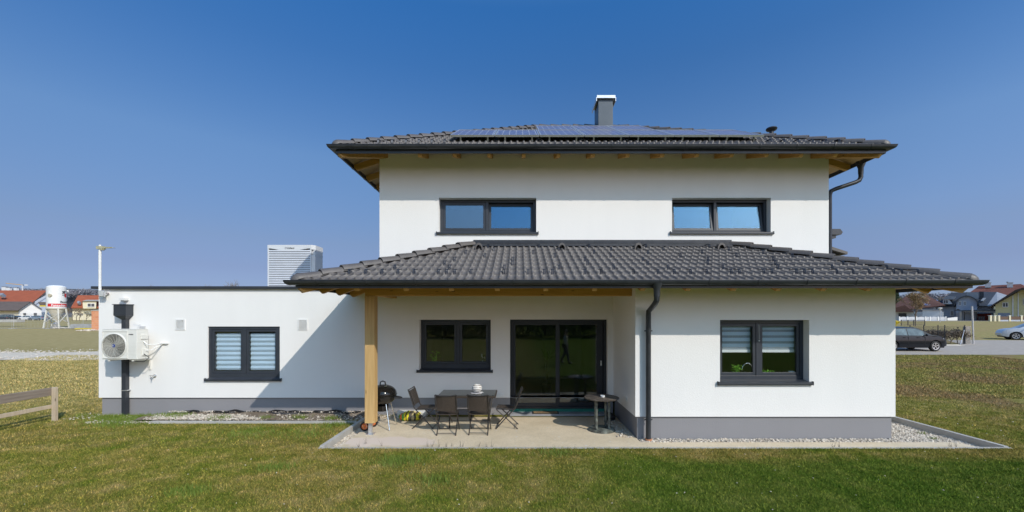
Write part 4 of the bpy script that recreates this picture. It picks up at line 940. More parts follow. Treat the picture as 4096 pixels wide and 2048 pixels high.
c1 = copy_tree(c0); c1.location = (-.83, 8.71, -.012); c1.rotation_euler.z = R(-2); c1['label'] = 'right of the two wicker chairs standing with their backs to the lawn'
c2 = copy_tree(c0); c2.location = (-2.08, 9.15, -.012); c2.rotation_euler.z = R(-93); c2['label'] = 'wicker folding chair at the table end nearest the kettle grill'
c3 = copy_tree(c0); c3.location = (-.26, 9.15, -.012); c3.rotation_euler.z = R(88); c3['label'] = 'wicker folding chair at the table end nearest the glass door'
tx0, tx1, ty0, ty1, tz_ = -1.76, -.5, 8.86, 9.58, .735
t = thing('garden_table', 'dark glass-topped garden table with a wicker edge on the terrace', 'table', ((tx0+tx1)/2, (ty0+ty1)/2, -.012))
m, nt, bb = newmat('black_glass'); bb.inputs['Base Color'].default_value = (.03, .035, .03, 1); bb.inputs['Roughness'].default_value = .05; bb.inputs['Specular IOR Level'].default_value = .35; bb.inputs['Coat IOR'].default_value = 1.6; bb.inputs['Coat Roughness'].default_value = .04
nn_ = noise(nt, coords(nt, (1, 14, 1)), 3, 4); nt.links.new(ramp(nt, nn_, [(.35, (.018, .022, .018)), (.7, (.035, .042, .032))]), bb.inputs['Base Color']); M_bglass = m
MB().box(tx0+.02, tx1-.02, ty0+.02, ty1-.02, tz_-.006, tz_).build('table_top', M_bglass, t, bevel=.002)
b = MB(); M90 = None
b.box(tx0, tx1, ty0, ty0+.03, tz_-.055, tz_-.008).box(tx0, tx1, ty1-.03, ty1, tz_-.055, tz_-.008).box(tx0, tx0+.03, ty0+.03, ty1-.03, tz_-.055, tz_-.008).box(tx1-.03, tx1, ty0+.03, ty1-.03, tz_-.055, tz_-.008).build('table_rim', M_wick, t, bevel=.004)
for sx_ in (tx0+.12, tx1-.12):
    MB().tube([(sx_, ty0+.06, tz_-.06), (sx_+(.1 if sx_ < -1 else -.1), ty1-.1, -.0)], .014, 8).build('leg', M_tubeF, t, smooth=True); MB().tube([(sx_+.03, ty1-.06, tz_-.06), (sx_+(.13 if sx_ < -1 else -.07), ty0+.1, -.0)], .014, 8).build('leg', M_tubeF, t, smooth=True)
MB().tube([(tx0+.17, 9.2, .36), (tx1-.17, 9.2, .36)], .009, 6).tube([(tx0+.2, 9.45, .05), (tx1-.2, 9.45, .05)], .008, 6).build('stretcher', M_tubeF, t)
# striped lantern on its doily
lc = (X(1908, 9.2), 9.2); t = thing('candle_holder', 'round white lantern with dark rings on the garden table', 'lantern', (lc[0], lc[1], tz_+.004))
m, nt, bb = newmat('striped_ceramic'); v = coords(nt); sx = N(nt, 'ShaderNodeSeparateXYZ'); nt.links.new(v, sx.inputs[0])
q = N(nt, 'ShaderNodeMath', operation='PINGPONG'); nt.links.new(sx.outputs[2], q.inputs[0]); q.inputs[1].default_value = .018
nt.links.new(ramp(nt, rampf(nt, q.outputs[0], 0, .018), [(.62, (.82, .80, .76)), (.74, (.09, .07, .06))]), bb.inputs['Base Color']); bb.inputs['Roughness'].default_value = .35
prof = [(.115*math.sin(a), .10-.092*math.cos(a)) for a in np.linspace(.35, 2.72, 17)]+[(.04, .183), (.035, .15)]
MB().lathe([(0, prof[0][1])]+prof, (0, 0, 0), 28).build('shell', m, t, smooth=True, local=True)
MB().lathe([(0, .150), (.034, .150)], (0, 0, 0), 20).build('opening', M_txt, t, local=True)
b = MB(); n_ = 24; vs = [(0, 0, .002)]+[((.16 if i % 3 == 0 else .135)*math.cos(2*math.pi*i/n_), (.16 if i % 3 == 0 else .135)*math.sin(2*math.pi*i/n_), .0015) for i in range(n_)]
b.prism(vs[1:], (0, 0, .0015)); do = b.build('doily', pmat('doily_cloth', (.68, .68, .7), (.55, .55, .57), 60, .9), None, label='white scalloped doily under the striped lantern', category='doily'); do.location = (lc[0], lc[1], tz_+.0006)
# round side table with ashtray
rx_, ry_ = 1.79, 8.86; t = thing('bistro_table', 'round weathered metal table on four turned legs beside the glass door', 'table', (rx_, ry_, -.012))
def patina(name, c1, c2, c3):
    m, nt, b = newmat(name); v = coords(nt); n = noise(nt, v, 7, 6, .7)
    nt.links.new(ramp(nt, n, [(.35, c1), (.52, c2), (.7, c3)]), b.inputs['Base Color']); b.inputs['Roughness'].default_value = .55; b.inputs['Metallic'].default_value = .2; bump(nt, b, n, .004); return m
M_pat = patina('green_patina', (.05, .05, .045), (.13, .14, .12), (.30, .33, .29)); M_patT = patina('table_patina', (.06, .05, .042), (.12, .10, .085), (.24, .21, .18))
MB().lathe([(0, .675), (.355, .675), (.37, .685), (.372, .70), (.362, .705), (0, .705)], (rx_, ry_, 0), 40).build('table_top', M_patT, t, smooth=True)
MB().lathe([(0, .05), (.26, .05), (.283, .035), (.285, .0), (0, .0)], (rx_, ry_, -.012), 36).build('base', M_pat, t, smooth=True)
turn = [(.022, .04), (.032, .06), (.024, .1), (.036, .15), (.026, .2), (.034, .24), (.02, .27), (.03, .33), (.026, .40), (.034, .47), (.022, .50), (.03, .54), (.028, .676)]
for dx, dy in ((-.15, -.13), (.16, -.1), (-.12, .14), (.13, .15)): MB().lathe([(r*1.0, z) for r, z in turn], (rx_+dx*.9, ry_+dy*.9, -.004), 14).build('leg', M_pat, t, smooth=True)
t = tag(MB().lathe([(0, 0), (.043, 0), (.05, .012), (.05, .04), (.044, .042), (.04, .02), (0, .018)], (0, 0, 0), 22).build('ashtray', M_ceram, None, smooth=True), 'small white ashtray on the round metal table', 'ashtray'); t.location = (rx_+.02, ry_-.02, .7058)
# kettle grill
gx_, gy_ = -3.0, 9.05; t = thing('kettle_grill', 'black round kettle grill on tripod legs behind the wooden post', 'grill', (gx_, gy_, -.012))
zr = .73; R_ = .295
lid = MB().lathe([(R_+.006, zr-.004), (R_+.012, zr+.006), (R_, zr+.014)]+[(R_*math.cos(a), zr+.014+.20*math.sin(a)) for a in np.linspace(.08, 1.571, 12)], (gx_, gy_, 0), 36).build('lid', M_enamel, t, smooth=True)
MB().tube([(gx_-.06, gy_, zr+.205), (gx_-.05, gy_, zr+.27), (gx_, gy_, zr+.29), (gx_+.05, gy_, zr+.27), (gx_+.06, gy_, zr+.205)], .015, 8).build('lid_handle', M_black, lid, smooth=True)
MB().lathe([(.0, 0), (.03, 0), (.03, .012), (0, .014)], (gx_+.1, gy_-.12, zr+.19), 12).build('vent', M_silv, lid)
MB().lathe([(R_+.002, zr-.012), (R_, zr-.02)]+[(R_*math.cos(a), zr-.02-.21*math.sin(a)) for a in np.linspace(.08, 1.5, 11)]+[(0, zr-.231)], (gx_, gy_, 0), 36).build('bowl', M_enamel, t, smooth=True)
MB().tube([(gx_+R_-.02, gy_-.07, zr-.06), (gx_+R_+.09, gy_-.06, zr-.075), (gx_+R_+.12, gy_, zr-.075), (gx_+R_+.09, gy_+.06, zr-.075), (gx_+R_-.02, gy_+.07, zr-.06)], .016, 8).build('side_handle', M_black, t, smooth=True)
MB().lathe([(.125, zr-.24), (.13, zr-.245), (.118, zr-.36), (0, zr-.362)], (gx_, gy_, 0), 28).build('ash_catcher', M_enamel, t, smooth=True)
for p in ((gx_+.10, gy_-.10, .54, -2.772, 8.80, 0), (gx_+.14, gy_+.08, .56, -2.76, 9.28, 0), (gx_-.12, gy_-.02, .56, -3.26, 8.92, .1)):
    MB().tube([(p[0], p[1], p[2]), (p[3], p[4], p[5])], .0125, 10).build('leg', M_silv, t, smooth=True)
b = MB().tube([(-3.30, 8.80, .1), (-3.24, 9.12, .1)], .007, 6); b.build('axle', M_silv, t)
for yy, xx in ((8.79, -3.30), (9.13, -3.24)):
    wv = MB().lathe([(.065, -.018), (.094, -.018), (.10, -.01), (.10, .01), (.094, .018), (.065, .018)], (xx, yy, .09), 28, 'y').build('wheel', M_rubber, t, smooth=True)
    b = MB().lathe([(.056, -.014), (.066, -.014), (.066, .014), (.056, .014), (.056, -.014)], (xx, yy, .09), 28, 'y').lathe([(0, -.017), (.02, -.017), (.02, .014), (0, .014)], (xx, yy, .09), 16, 'y')
    for k in range(6): a_ = k*math.pi/3+.3; b.bar((xx+.015*math.cos(a_), yy, .09+.015*math.sin(a_)), (xx+.06*math.cos(a_), yy, .09+.06*math.sin(a_)), .02, .016, (0, 1, 0))
    b.build('hub', M_orange, wv)
b = MB()
for i in range(7): b.tube([(gx_-.2+i*.06, 8.92+.0*i, .30), (gx_-.15+i*.065, 9.25, .30)], .003, 5)
b.tube([(gx_-.22, 8.9, .30), (gx_+.22, 8.9, .30), (gx_+.26, 9.27, .30), (gx_-.18, 9.27, .30), (gx_-.22, 8.9, .30)], .004, 5).build('wire_shelf', M_silv, t)
# charcoal bag, white ribbed box behind it, dark bag, door mat
def bagshape(cx, cy, cz, lx, ly, lz, mat, seed, name, **k):
    r_ = random.Random(seed); b = MB(); n, m_ = 28, 14; vs = []; fs = []
    for i in range(m_+1):
        a = math.pi*i/m_
        for q in range(n):
            t_ = 2*math.pi*q/n; c, s = math.cos(t_), math.sin(t_); e = .55
            x = lx*abs(c)**e*(1 if c > 0 else -1)*math.sin(a)**.5; y = ly*abs(s)**e*(1 if s > 0 else -1)*math.sin(a)**.5
            wob = 1+.05*math.sin(5*t_+i)+.04*math.sin(9*t_-2*i+seed)+r_.uniform(-.02, .02)
            z = max(0, lz*(1-math.cos(a))/2*wob*(1-.18*abs(c)**3)); vs.append((cx+x*wob, cy+y*wob, cz+z))
    for i in range(m_):
        for q in range(n): fs.append((i*n+q, i*n+(q+1) % n, (i+1)*n+(q+1) % n, (i+1)*n+q))
    return b.add(vs, fs).build(name, mat, None, smooth=True, **k)
m, nt, bb = newmat('printed_bag'); v = coords(nt); sx = N(nt, 'ShaderNodeSeparateXYZ'); nt.links.new(v, sx.inputs[0])
nz = noise(nt, v, 9, 3); ad = N(nt, 'ShaderNodeMath', operation='ADD'); nt.links.new(sx.outputs[0], ad.inputs[0])
m2 = N(nt, 'ShaderNodeMath', operation='MULTIPLY'); nt.links.new(nz, m2.inputs[0]); m2.inputs[1].default_value = .10; nt.links.new(m2.outputs[0], ad.inputs[1])
rp = ramp(nt, rampf(nt, ad.outputs[0], -2.83, -2.30), [(0, (.06, .3, .03)), (.17, (.75, .16, .03)), (.27, (.08, .38, .05)), (.36, (.78, .62, .03)), (.44, (.05, .045, .03)), (.50, (.8, .7, .03)), (.57, (.10, .085, .06)), (.70, (.55, .45, .22)), (.82, (.06, .05, .04)), (.9, (.8, .7, .05)), (1, (.05, .045, .035))])
rp.node.color_ramp.interpolation = 'CONSTANT'; nt.links.new(rp, bb.inputs['Base Color']); bb.inputs['Roughness'].default_value = .35; M_bag = m
bg_ = bagshape(-2.57, 9.72, -.012, .26, .15, .20, M_bag, 3, 'charcoal_bag', label='plump colourful printed charcoal bag lying on the terrace', category='bag')
t = thing('planter_box', 'low white ribbed box standing at the wall behind the charcoal bag', 'box', (-2.55, 10.0, -.012))
b = MB().box(X(1592, 9.95), X(1705, 9.95), 9.9, 10.09, -.01, .15)
b.build('body', M_whiteP, t, bevel=.005); b = MB()
for i in range(4): b.box(X(1592, 9.95)-.006, X(1705, 9.95)+.006, 9.886, 10.1, .005+i*.037, .025+i*.037)
b.build('ribs', M_white, t)
bk = bagshape(2.16, 9.72, -.012, .12, .15, .17, M_black, 5, 'black_bag', label='black shapeless bag on the terrace behind the round table', category='bag')
t = thing('doormat', 'brown coir doormat with black border in front of the glass door', 'doormat', (X(2183, 10.1), 10.1, .053))
ma, mb = X(2130, 10.08), X(2236, 10.08); y0, y1 = 10.055, 10.30
MB().box(ma, mb, y0, y1, .053, .066).build('border', M_rubber, t); MB().box(ma+.03, mb-.03, y0+.03, y1-.03, .0665, .072).build('coir', M_coir, t)
text('Welcome', .115, M_txt, t, 'lettering', ((ma+mb)/2, 10.14, .0735), (0, 0, 0), .0008, 'CENTER', bold=.004)
b = MB().box(X(1988, YR), X(2016, YR), YR-.012, YR-.001, Z(1588, YR), Z(1574, YR)); b.build('outdoor_socket', M_white, house, bevel=.004)
b = MB().box(2.326, 2.339, 8.85, 8.92, .62, .70); b.build('outdoor_socket', M_white, house)

# ---------------------------------------------------------------- behind the panes
def potplant(name, label, x, y, z, h, mat, n=40, spread=.09, leaf=.05, pot=.05, seed=1, potm=None, up=.6):
    r_ = random.Random(seed); t = thing(name, label, 'houseplant', (x, y, z))
    MB().lathe([(0, 0), (pot*.8, 0), (pot, pot*1.7), (pot*.85, pot*1.7), (pot*.8, pot*1.5), (0, pot*1.5)], (x, y, z), 16).build('pot', potm or M_ceram, t, smooth=True)
    b = MB(); s = MB()
    for i in range(n):
        a = r_.uniform(0, 6.28); rr = spread*r_.random()**.6; hz = z+pot*1.6+h*r_.random()**up
        c = Vector((x+rr*math.cos(a), y+rr*math.sin(a)*.8, hz)); d = Vector((math.cos(a+r_.uniform(-1, 1)), math.sin(a+r_.uniform(-1, 1)), r_.uniform(-.3, .7))).normalized()*leaf*r_.uniform(.5, 1.2)
        sd = d.cross(Vector((r_.uniform(-.4, .4), r_.uniform(-.4, .4), 1))).normalized()*leaf*.3
        b.add([c, c+d*.5+sd, c+d, c+d*.5-sd], [(0, 1, 2, 3)])
        if i % 4 == 0: s.tube([(x, y, z+pot*1.4), tuple((c+Vector((x, y, hz)))/2), tuple(c)], .0025, 4)
    b.build('leaves', mat, t); s.build('stem', mat, t)
    return t
MB().box(2.66, 7.2, YK+.302, YK+.92, W_KI[2]-.16, W_KI[2]-.12).box(2.66, 7.2, YK+.36, YK+.9, .2, W_KI[2]-.161).build('worktop', pmat('worktop_dark', (.06, .055, .05), (.09, .085, .08), 4, .3), house)
kz = W_KI[2]-.12; ky = YK+.345
potplant('potted_herb', 'green potted herb behind the left pane of the kitchen window', X(2947, ky), ky, W_KI[2]+.01, .20, M_leafP, 110, .085, .055, .045, 2)
potplant('potted_herb', 'low bushy potted herb at the middle of the kitchen window sill', X(3073, ky), ky, W_KI[2]+.01, .10, M_leafP, 110, .11, .05, .04, 3)
potplant('potted_herb', 'darker low herb beside the white jar in the kitchen window', X(3143, ky+.1), ky+.1, W_KI[2], .07, M_leafD, 50, .09, .04, .04, 4)
MB().box(W_KI[0]+.0, W_KI[1]-.0, YK+.302, YK+.55, W_KI[2]-.03, W_KI[2]-.004).build('inner_sill', M_white, wk)
o = tag(MB().lathe([(0, 0), (.055, 0), (.06, .01), (.06, .17), (.05, .18), (0, .18)], (0, 0, 0), 20).build('jar', M_ceram, None, smooth=True), 'white cylindrical jar behind the right pane of the kitchen window', 'jar'); o.location = (X(3162, ky), ky-.03, W_KI[2]-.003)
fx, fy = X(2985, 8.8), 8.8; t = thing('kitchen_faucet', 'chrome high-arched kitchen faucet behind the left kitchen pane', 'faucet', (fx+.12, fy, kz))
MB().tube([(fx+.13, fy, kz), (fx+.13, fy, kz+.30), (fx+.11, fy, kz+.38), (fx+.05, fy, kz+.43), (fx-.03, fy, kz+.42), (fx-.08, fy, kz+.35), (fx-.09, fy, kz+.27)], .013, 10).build('spout', M_silv, t, smooth=True); MB().lathe([(.028, 0), (.028, .06), (.016, .08)], (fx+.13, fy, kz), 14).build('base', M_silv, t, smooth=True)
MB().box(W_RE[0], W_RE[1], YR+.302, YR+.55, W_RE[2]-.03, W_RE[2]-.002).build('inner_sill', M_white, wr)
ry2 = YR+.42
potplant('potted_plant', 'leafy green plant behind the left pane of the dark terrace window', X(1742, ry2), ry2, W_RE[2], .34, M_leafP, 45, .1, .08, .05, 6, M_txt, .8)
potplant('potted_orchid', 'thin white-flowered orchid behind the right pane of the terrace window', X(1935, ry2), ry2, W_RE[2], .3, M_leafD, 16, .05, .08, .04, 7)
b = MB()
for i in range(9): b.sphere((X(1933, ry2)+random.uniform(-.05, .05), ry2-.04, W_RE[2]+.2+random.uniform(-.06, .16)), .014, 6, 4)
tg = b.build('orchid_flowers', M_ceram, D.objects['potted_orchid']); 
# big plant inside the sliding door
t = potplant('palm_plant', 'spiky indoor palm behind the left pane of the terrace door', X(2185, 12), 12, .2, .1, M_leafD, 3, .05, .05, .16, 9, M_txt)
b = MB(); r_ = random.Random(4)
for i in range(26):
    a = r_.uniform(0, 6.28); e = r_.uniform(.2, 1.4); L = r_.uniform(.35, .6); p = Vector((X(2185, 12), 12, 1.15)); d = Vector((math.cos(a)*math.cos(e), math.sin(a)*math.cos(e), math.sin(e))); sd = d.cross(Vector((0, 0, 1))).normalized()*.02
    b.add([p-sd*.5, p+d*L*.5-sd, p+d*L-Vector((0, 0, .06)), p+d*L*.5+sd], [(0, 1, 2, 3)])
b.build('fronds', M_leafD, t); MB().tube([(X(2185, 12), 12, .4), (X(2185, 12)+.03, 12, .8), (X(2185, 12), 12, 1.17)], .03, 8).build('trunk', M_bark, t)
# ---------------------------------------------------------------- wooden fence on the left
fx_ = -10.85; t = thing('wooden_fence', 'low wooden rail fence running towards the lawn on the far left', 'fence', (fx_, 9.6, 0))
pt = MB().box(fx_-.05, fx_+.035, 9.56, 9.63, -.05, .79).build('post', M_paleW, t, bevel=.006)
q = pt.copy(); COL.objects.link(q); q.location.y -= 2.6; q.location.x -= .02
r1 = MB().box(fx_-.092, fx_-.053, 6.4, 9.62, .60, .785).build('rail', M_grayw, t, bevel=.004); MB().box(fx_-.092, fx_-.053, 6.4, 9.62, .30, .385).build('rail', M_paleW, t, bevel=.004, label='paler lower rail')

# ---------------------------------------------------------------- bare trees and shrubs
def branchy(name, label, x, y, h, seed, mat=None, levels=5, spread=.5, leaf=None, leafn=0, group=None, cat='tree', trunk=.25, r0=None, nch=(2, 4)):
    r_ = random.Random(seed); z0 = gz(y) if y > 0 else 0; t = thing(name, label, cat, (x, y, z0), group)
    tb = MB(); cb = MB(); tips = []
    def grow(p, d, L, r, lv, b):
        q = p+d*L*.5+Vector((r_.uniform(-1, 1), r_.uniform(-1, 1), 0))*L*.05; e = p+d*L; b.tube([p, q, e], [r, r*.85, r*.7], 5 if lv < 2 else 3, cap=False)
        if lv >= levels: tips.append(e); return
        if lv >= levels-2: tips.append(q)
        for i in range(r_.randint(*nch)):
            a = r_.uniform(0, 6.28); s = spread*r_.uniform(.6, 1.3); sd = Vector((math.cos(a), math.sin(a), 0)); nd = (d+sd*s+Vector((0, 0, .12))).normalized()
            grow(p+d*L*r_.uniform(.65, 1), nd, L*r_.uniform(.6, .85), r*.62, lv+1, cb)
    L0 = h*trunk; grow(Vector((x, y, z0-.1)), Vector((r_.uniform(-.05, .05), r_.uniform(-.05, .05), 1)).normalized(), L0, r0 or h*.018, 0, tb)
    tb.build('trunk', mat or M_bark, t); cb.build('branches', mat or M_bark, t)
    if leaf:
        n = leafn; T_ = np.array([tuple(p) for p in tips]); P = T_[rng.integers(0, len(T_), n)]+rng.normal(0, h*.035, (n, 3)); s = h*(.012 if h > 3 else .02)
        V = P[:, None]+rng.normal(0, s, (n, 3, 3)); fastmesh('foliage', (V-np.array([x, y, z0])).reshape(-1, 3), np.arange(3*n).reshape(-1, 3), leaf, 3, t)
    return t
M_brownleaf = pmat('withered_leaf', (.22, .14, .06), (.34, .24, .12), 12, .8); M_forsy = pmat('forsythia_bloom', (.75, .58, .02), (.6, .5, .03), 8, .7)
M_needle = pmat('needle_green', (.03, .06, .025), (.055, .085, .035), 2, .8); M_scrub = pmat('dry_twigs', (.24, .19, .13), (.16, .12, .085), 6, .9)
M_blossom = pmat('pale_blossom', (.55, .52, .40), (.42, .40, .26), 5, .8)
def YG(v):                                          # distance of a ground point seen at photo row v
    return F*(H+.18)/((v-V0)+.018*F)
for i, (u, y, h) in enumerate(((800, 62, 8.4), (905, 60, 8.5), (960, 64, 8.7), (590, 66, 8.8))):
    branchy('bare_tree', ['left one of a pair of bare tree tops behind the annex roof', 'bare tree top rising behind the annex roof nearest the heat pump, front one', 'thin bare tree top just left of the heat pump, rear one', 'twiggy bare tree peeping over the annex roof above the rainwater hopper'][i], X(u, y), y, h, 20+i, M_barkL, 6, .55, group='bare trees behind the annex')
yt = 62; branchy('young_tree', 'young tree with withered brown leaves on the grass beyond the black car', X(3662, yt), yt, 5.1, 5, M_bark, 5, .5, M_brownleaf, 2600, trunk=.36, r0=.07)
branchy('bare_tree', 'large bare tree between the brown-roofed house and the blue-grey house', X(3800, 142), 142, 12.5, 9, M_barkL, 6, .62, trunk=.25)
branchy('bare_tree', 'bare tree rising behind the blue-grey house under the lower gutter end', X(3875, 150), 150, 14.5, 10, M_barkL, 6, .6, trunk=.25)
branchy('bare_tree', 'bare crown just right of the lower gutter end', X(3908, 165), 165, 16.5, 12, M_barkL, 6, .6, trunk=.25)
branchy('forsythia_bush', 'bright yellow flowering bush just right of the kitchen wing corner', X(3586, 50), 50, 1.7, 3, M_scrub, 4, .8, M_forsy, 1500, cat='bush', trunk=.3)
def conifer(name, label, x, y, h, seed, mat, wid=.22, group=None, nb=9000):
    r_ = np.random.default_rng(seed); z0 = gz(y) if y > 0 else 0; t = thing(name, label, 'tree', (x, y, z0), group)
    MB().tube([(x, y, z0-.1), (x, y, z0+h*.5), (x, y, z0+h*.97)], [h*.018, h*.01, .01], 6).build('trunk', M_bark, t)
    f = r_.random(nb)**.7; a = r_.uniform(0, 6.28, nb); lay = np.abs(np.sin(f*23+a*.5))*.35+.65
    rad = (1-f)*h*wid*lay*(1+.25*np.sin(a*5+f*9))*r_.random(nb)**.4
    P = np.stack([rad*np.cos(a), rad*np.sin(a), h*(.08+.92*f)-rad*.25], 1); V = P[:, None]+r_.normal(0, h*.012, (nb, 3, 3))
    fastmesh('crown', V.reshape(-1, 3), np.arange(3*nb).reshape(-1, 3), mat, 3, t); return t
conifer('conifer', 'dark conifer at the house corner behind the brown-roofed house', X(3585, 135), 135, 11, 5, M_needle)
# trees and a hedge behind the viewer, seen mirrored in the terrace door and windows
for i, (x, y, h) in enumerate(((-9, -30, 11), (-3.5, -33, 9), (3.5, -34, 12), (10, -31, 10), (17, -36, 12), (-17, -34, 10))):
    conifer('conifer', f'dark conifer mirrored in the terrace glass, {("second from left", "third from left", "fourth from left", "fifth from left", "rightmost", "leftmost")[i]} of the row behind the lawn', x, y, h, 40+i, M_needle, .34, 'conifers across the lawn, seen only as reflections')
n = 26000; P = np.stack([rng.uniform(-32, 34, n), -27+rng.normal(0, .8, n), rng.random(n)**.7*(2.9)], 1); P[:, 2] *= 1+.18*np.sin(P[:, 0]*.9)
V = P[:, None]+rng.normal(0, .12, (n, 3, 3)); fastmesh('hedge', V.reshape(-1, 3), np.arange(3*n).reshape(-1, 3), M_needle, 3, label='long dark hedge across the lawn, mirrored in the terrace glass', category='hedge')

# ---------------------------------------------------------------- cars
def carpaint(name, c, met=.3):
    m, nt, b = newmat(name); b.inputs['Base Color'].default_value = (*c, 1); b.inputs['Roughness'].default_value = .28; b.inputs['Metallic'].default_value = met if max(c) > .05 else 0
    nt.links.new(ramp(nt, noise(nt, coords(nt), 2, 4), [(.3, c), (.7, tuple(q*.85 for q in c))]), b.inputs['Base Color'])
    b.inputs['Coat Weight'].default_value = .25 if max(c) < .05 else .8; b.inputs['Specular IOR Level'].default_value = .25 if max(c) < .05 else .5; b.inputs['Coat Roughness'].default_value = .05; return m
P_black = carpaint('paint_black', (.006, .008, .013)); P_silver = carpaint('paint_silver', (.62, .65, .69), .15); P_white = carpaint('paint_white', (.75, .75, .75), 0); P_blue = carpaint('paint_pale_blue', (.25, .33, .42), .4); P_navy = carpaint('paint_navy', (.02, .025, .04))
def car(label, x, y, rz, paint, kind='hatch', group=None, L=4.2, zoff=.0):
    t = thing('parked_car', label, 'car', (x, y, gz(y)+.014+zoff), group, rz)
    hl = L/2; hatch = [(-hl, .55), (-hl+.03, .80), (-hl+.1, .95), (-hl+.28, 1.16), (-hl+.62, 1.38), (-.9, 1.445), (-.2, 1.48), (.25, 1.45), (.55, 1.33), (.85, 1.14), (1.12, 1.0), (1.5, .945), (1.82, .865), (hl-.06, .72), (hl, .52)]
    if kind == 'van': hatch = [(-hl, .6), (-hl+.04, 1.2), (-hl+.2, 1.62), (-hl+.6, 1.72), (0, 1.76), (.6, 1.72), (.95, 1.45), (1.3, 1.12), (1.75, 1.0), (hl-.08, .85), (hl, .55)]
    hx_, hz_ = zip(*hatch); top = lambda q: float(np.interp(q, hx_, hz_))
    roofmax = max(hz_); belt = lambda q: min(top(q)-.015, .93+.03*(-q/hl)+(.08 if kind == 'van' else 0)); W = .88
    wx = lambda q: W*(1-.10*abs(q/hl)**4-.06*max(0, (abs(q)-hl+.35)/.35)**2)
    ws = (-hl+.78, hl-.80); wr_ = .315
    def zb(q):
        z = .24+.10*max(0, (abs(q)-hl+.3)/.3)
        for c_ in ws:
            if abs(q-c_) < .38: z = max(z, wr_+math.sqrt(max(0, .38**2-(q-c_)**2)))
        return min(z, belt(q)-.02)
    st = sorted(set([round(v_, 4) for v_ in np.linspace(-hl, hl, 64)]+[round(c_+d*.38, 4) for c_ in ws for d in (-1.001, -.999, -.97, -.9, .9, .97, .999, 1.001)]))
    def gy_(q, z):                                  # half width of the glasshouse at height z
        tb = belt(q); f = min(1, max(0, (z-tb)/(.55))); return wx(q)*(.975-.22*f)
    def ringp(q):
        a = []; z0_, z1_ = zb(q), belt(q)
        for i in range(7): f = i/6; z = z0_+(z1_-z0_)*f; a.append((wx(q)*(.94+.06*math.sin(math.pi*min(1, max(.05, (z-.2)/.8)))), z))
        tp = top(q)
        for i in range(1, 5): z = z1_+(tp-z1_)*(i/4)*(.93 if i == 4 else 1); a.append((gy_(q, z), z))
        e = a[-1][0]; a.append((e*.9, z1_+(tp-z1_)*.985)); a.append((e*.5, tp+.012)); a.append((0, tp+.02)); return a
    b = MB(); n = 14
    for s in (-1, 1):
        vs = [(q, s*p[0], p[1]) for q in st for p in ringp(q)]
        fs = [(i*n+j, i*n+j+1, (i+1)*n+j+1, (i+1)*n+j) if s > 0 else (i*n+j, (i+1)*n+j, (i+1)*n+j+1, i*n+j+1) for i in range(len(st)-1) for j in range(n-1)]; b.add(vs, fs)
    for q in (st[0], st[-1]):
        rp_ = ringp(q); b.add([(q, p[0], p[1]) for p in rp_]+[(q, -p[0], p[1]) for p in rp_[-2::-1]], [tuple(range(2*n-1))])
    body = b.build('body', paint, t, smooth=True, local=True)
    MB().box(-hl+.12, hl-.12, -.70, .70, .2, .5).build('underbody', M_black, t, local=True)
    rb_ = 1.50 if kind == 'van' else 1.0
    spans = ((-hl+.42, -.42, 'rear'), (-.36, .62 if kind != 'van' else .85, 'front'))
    for s in (-1, 1):
        for a, c, nm in spans:
            vs = []; fs = []; K = 8
            for i in range(K+1):
                q = a+(c-a)*i/K; lo = belt(q)+.035; hi_ = max(lo+.005, min(top(q)-.085, roofmax-.09))
                for z in (lo, (lo+hi_)/2, hi_): vs.append((q, s*(gy_(q, z)+.006), z))
            fs = [(i*3+j, i*3+j+1, i*3+j+4, i*3+j+3) if s > 0 else (i*3+j, i*3+j+3, i*3+j+4, i*3+j+1) for i in range(K) for j in range(2)]
            MB().add(vs, fs).build('side_window', M_glassK, t, local=True)
    # windscreen and rear window
    fr = (.36, 1.10) if kind != 'van' else (.66, 1.25)
    for a, c, nm in ((*fr, 'windscreen'), (-hl+.13, -hl+.52, 'rear_window')):
        vs = []; K = 5
        for i in range(K+1):
            q = a+(c-a)*i/K; e = gy_(q, top(q))*.86
            for f in (-1, -.5, 0, .5, 1): vs.append((q+(.012 if a > 0 else -.012), f*e, top(q)+.018-.012*f*f+.004))
        MB().add(vs, [(i*5+j, i*5+j+5, i*5+j+6, i*5+j+1) for i in range(K) for j in range(4)]).build(nm, M_glassK, t, local=True)
    for c_ in ws:
        for s in (-1, 1):
            w_ = MB().lathe([(.20, -.10), (.29, -.105), (wr_, -.085), (wr_, .085), (.29, .105), (.20, .10)], (c_, s*(W-.12), wr_), 26, 'y').lathe([(0, .02), (.21, .02), (.21, -.02), (0, -.02)], (c_, s*(W-.12), wr_), 16, 'y').build('wheel', M_rubber, t, smooth=True, local=True)
            r = MB().lathe([(.185, s*.10), (.212, s*.104), (.212, s*.07), (.185, s*.07)], (c_, s*(W-.12), wr_), 26, 'y').lathe([(0, s*.095), (.045, s*.095), (.045, s*.05)], (c_, s*(W-.12), wr_), 12, 'y')
            for k in range(5):
                a = k*2*math.pi/5+.3
                for da in (-.13, .13): r.bar((c_+.03*math.cos(a), s*(W-.035), wr_+.03*math.sin(a)), (c_+.2*math.cos(a+da), s*(W-.035), wr_+.2*math.sin(a+da)), .022, .025, (0, 1, 0))
            r.build('rim', M_alu, w_, local=True)
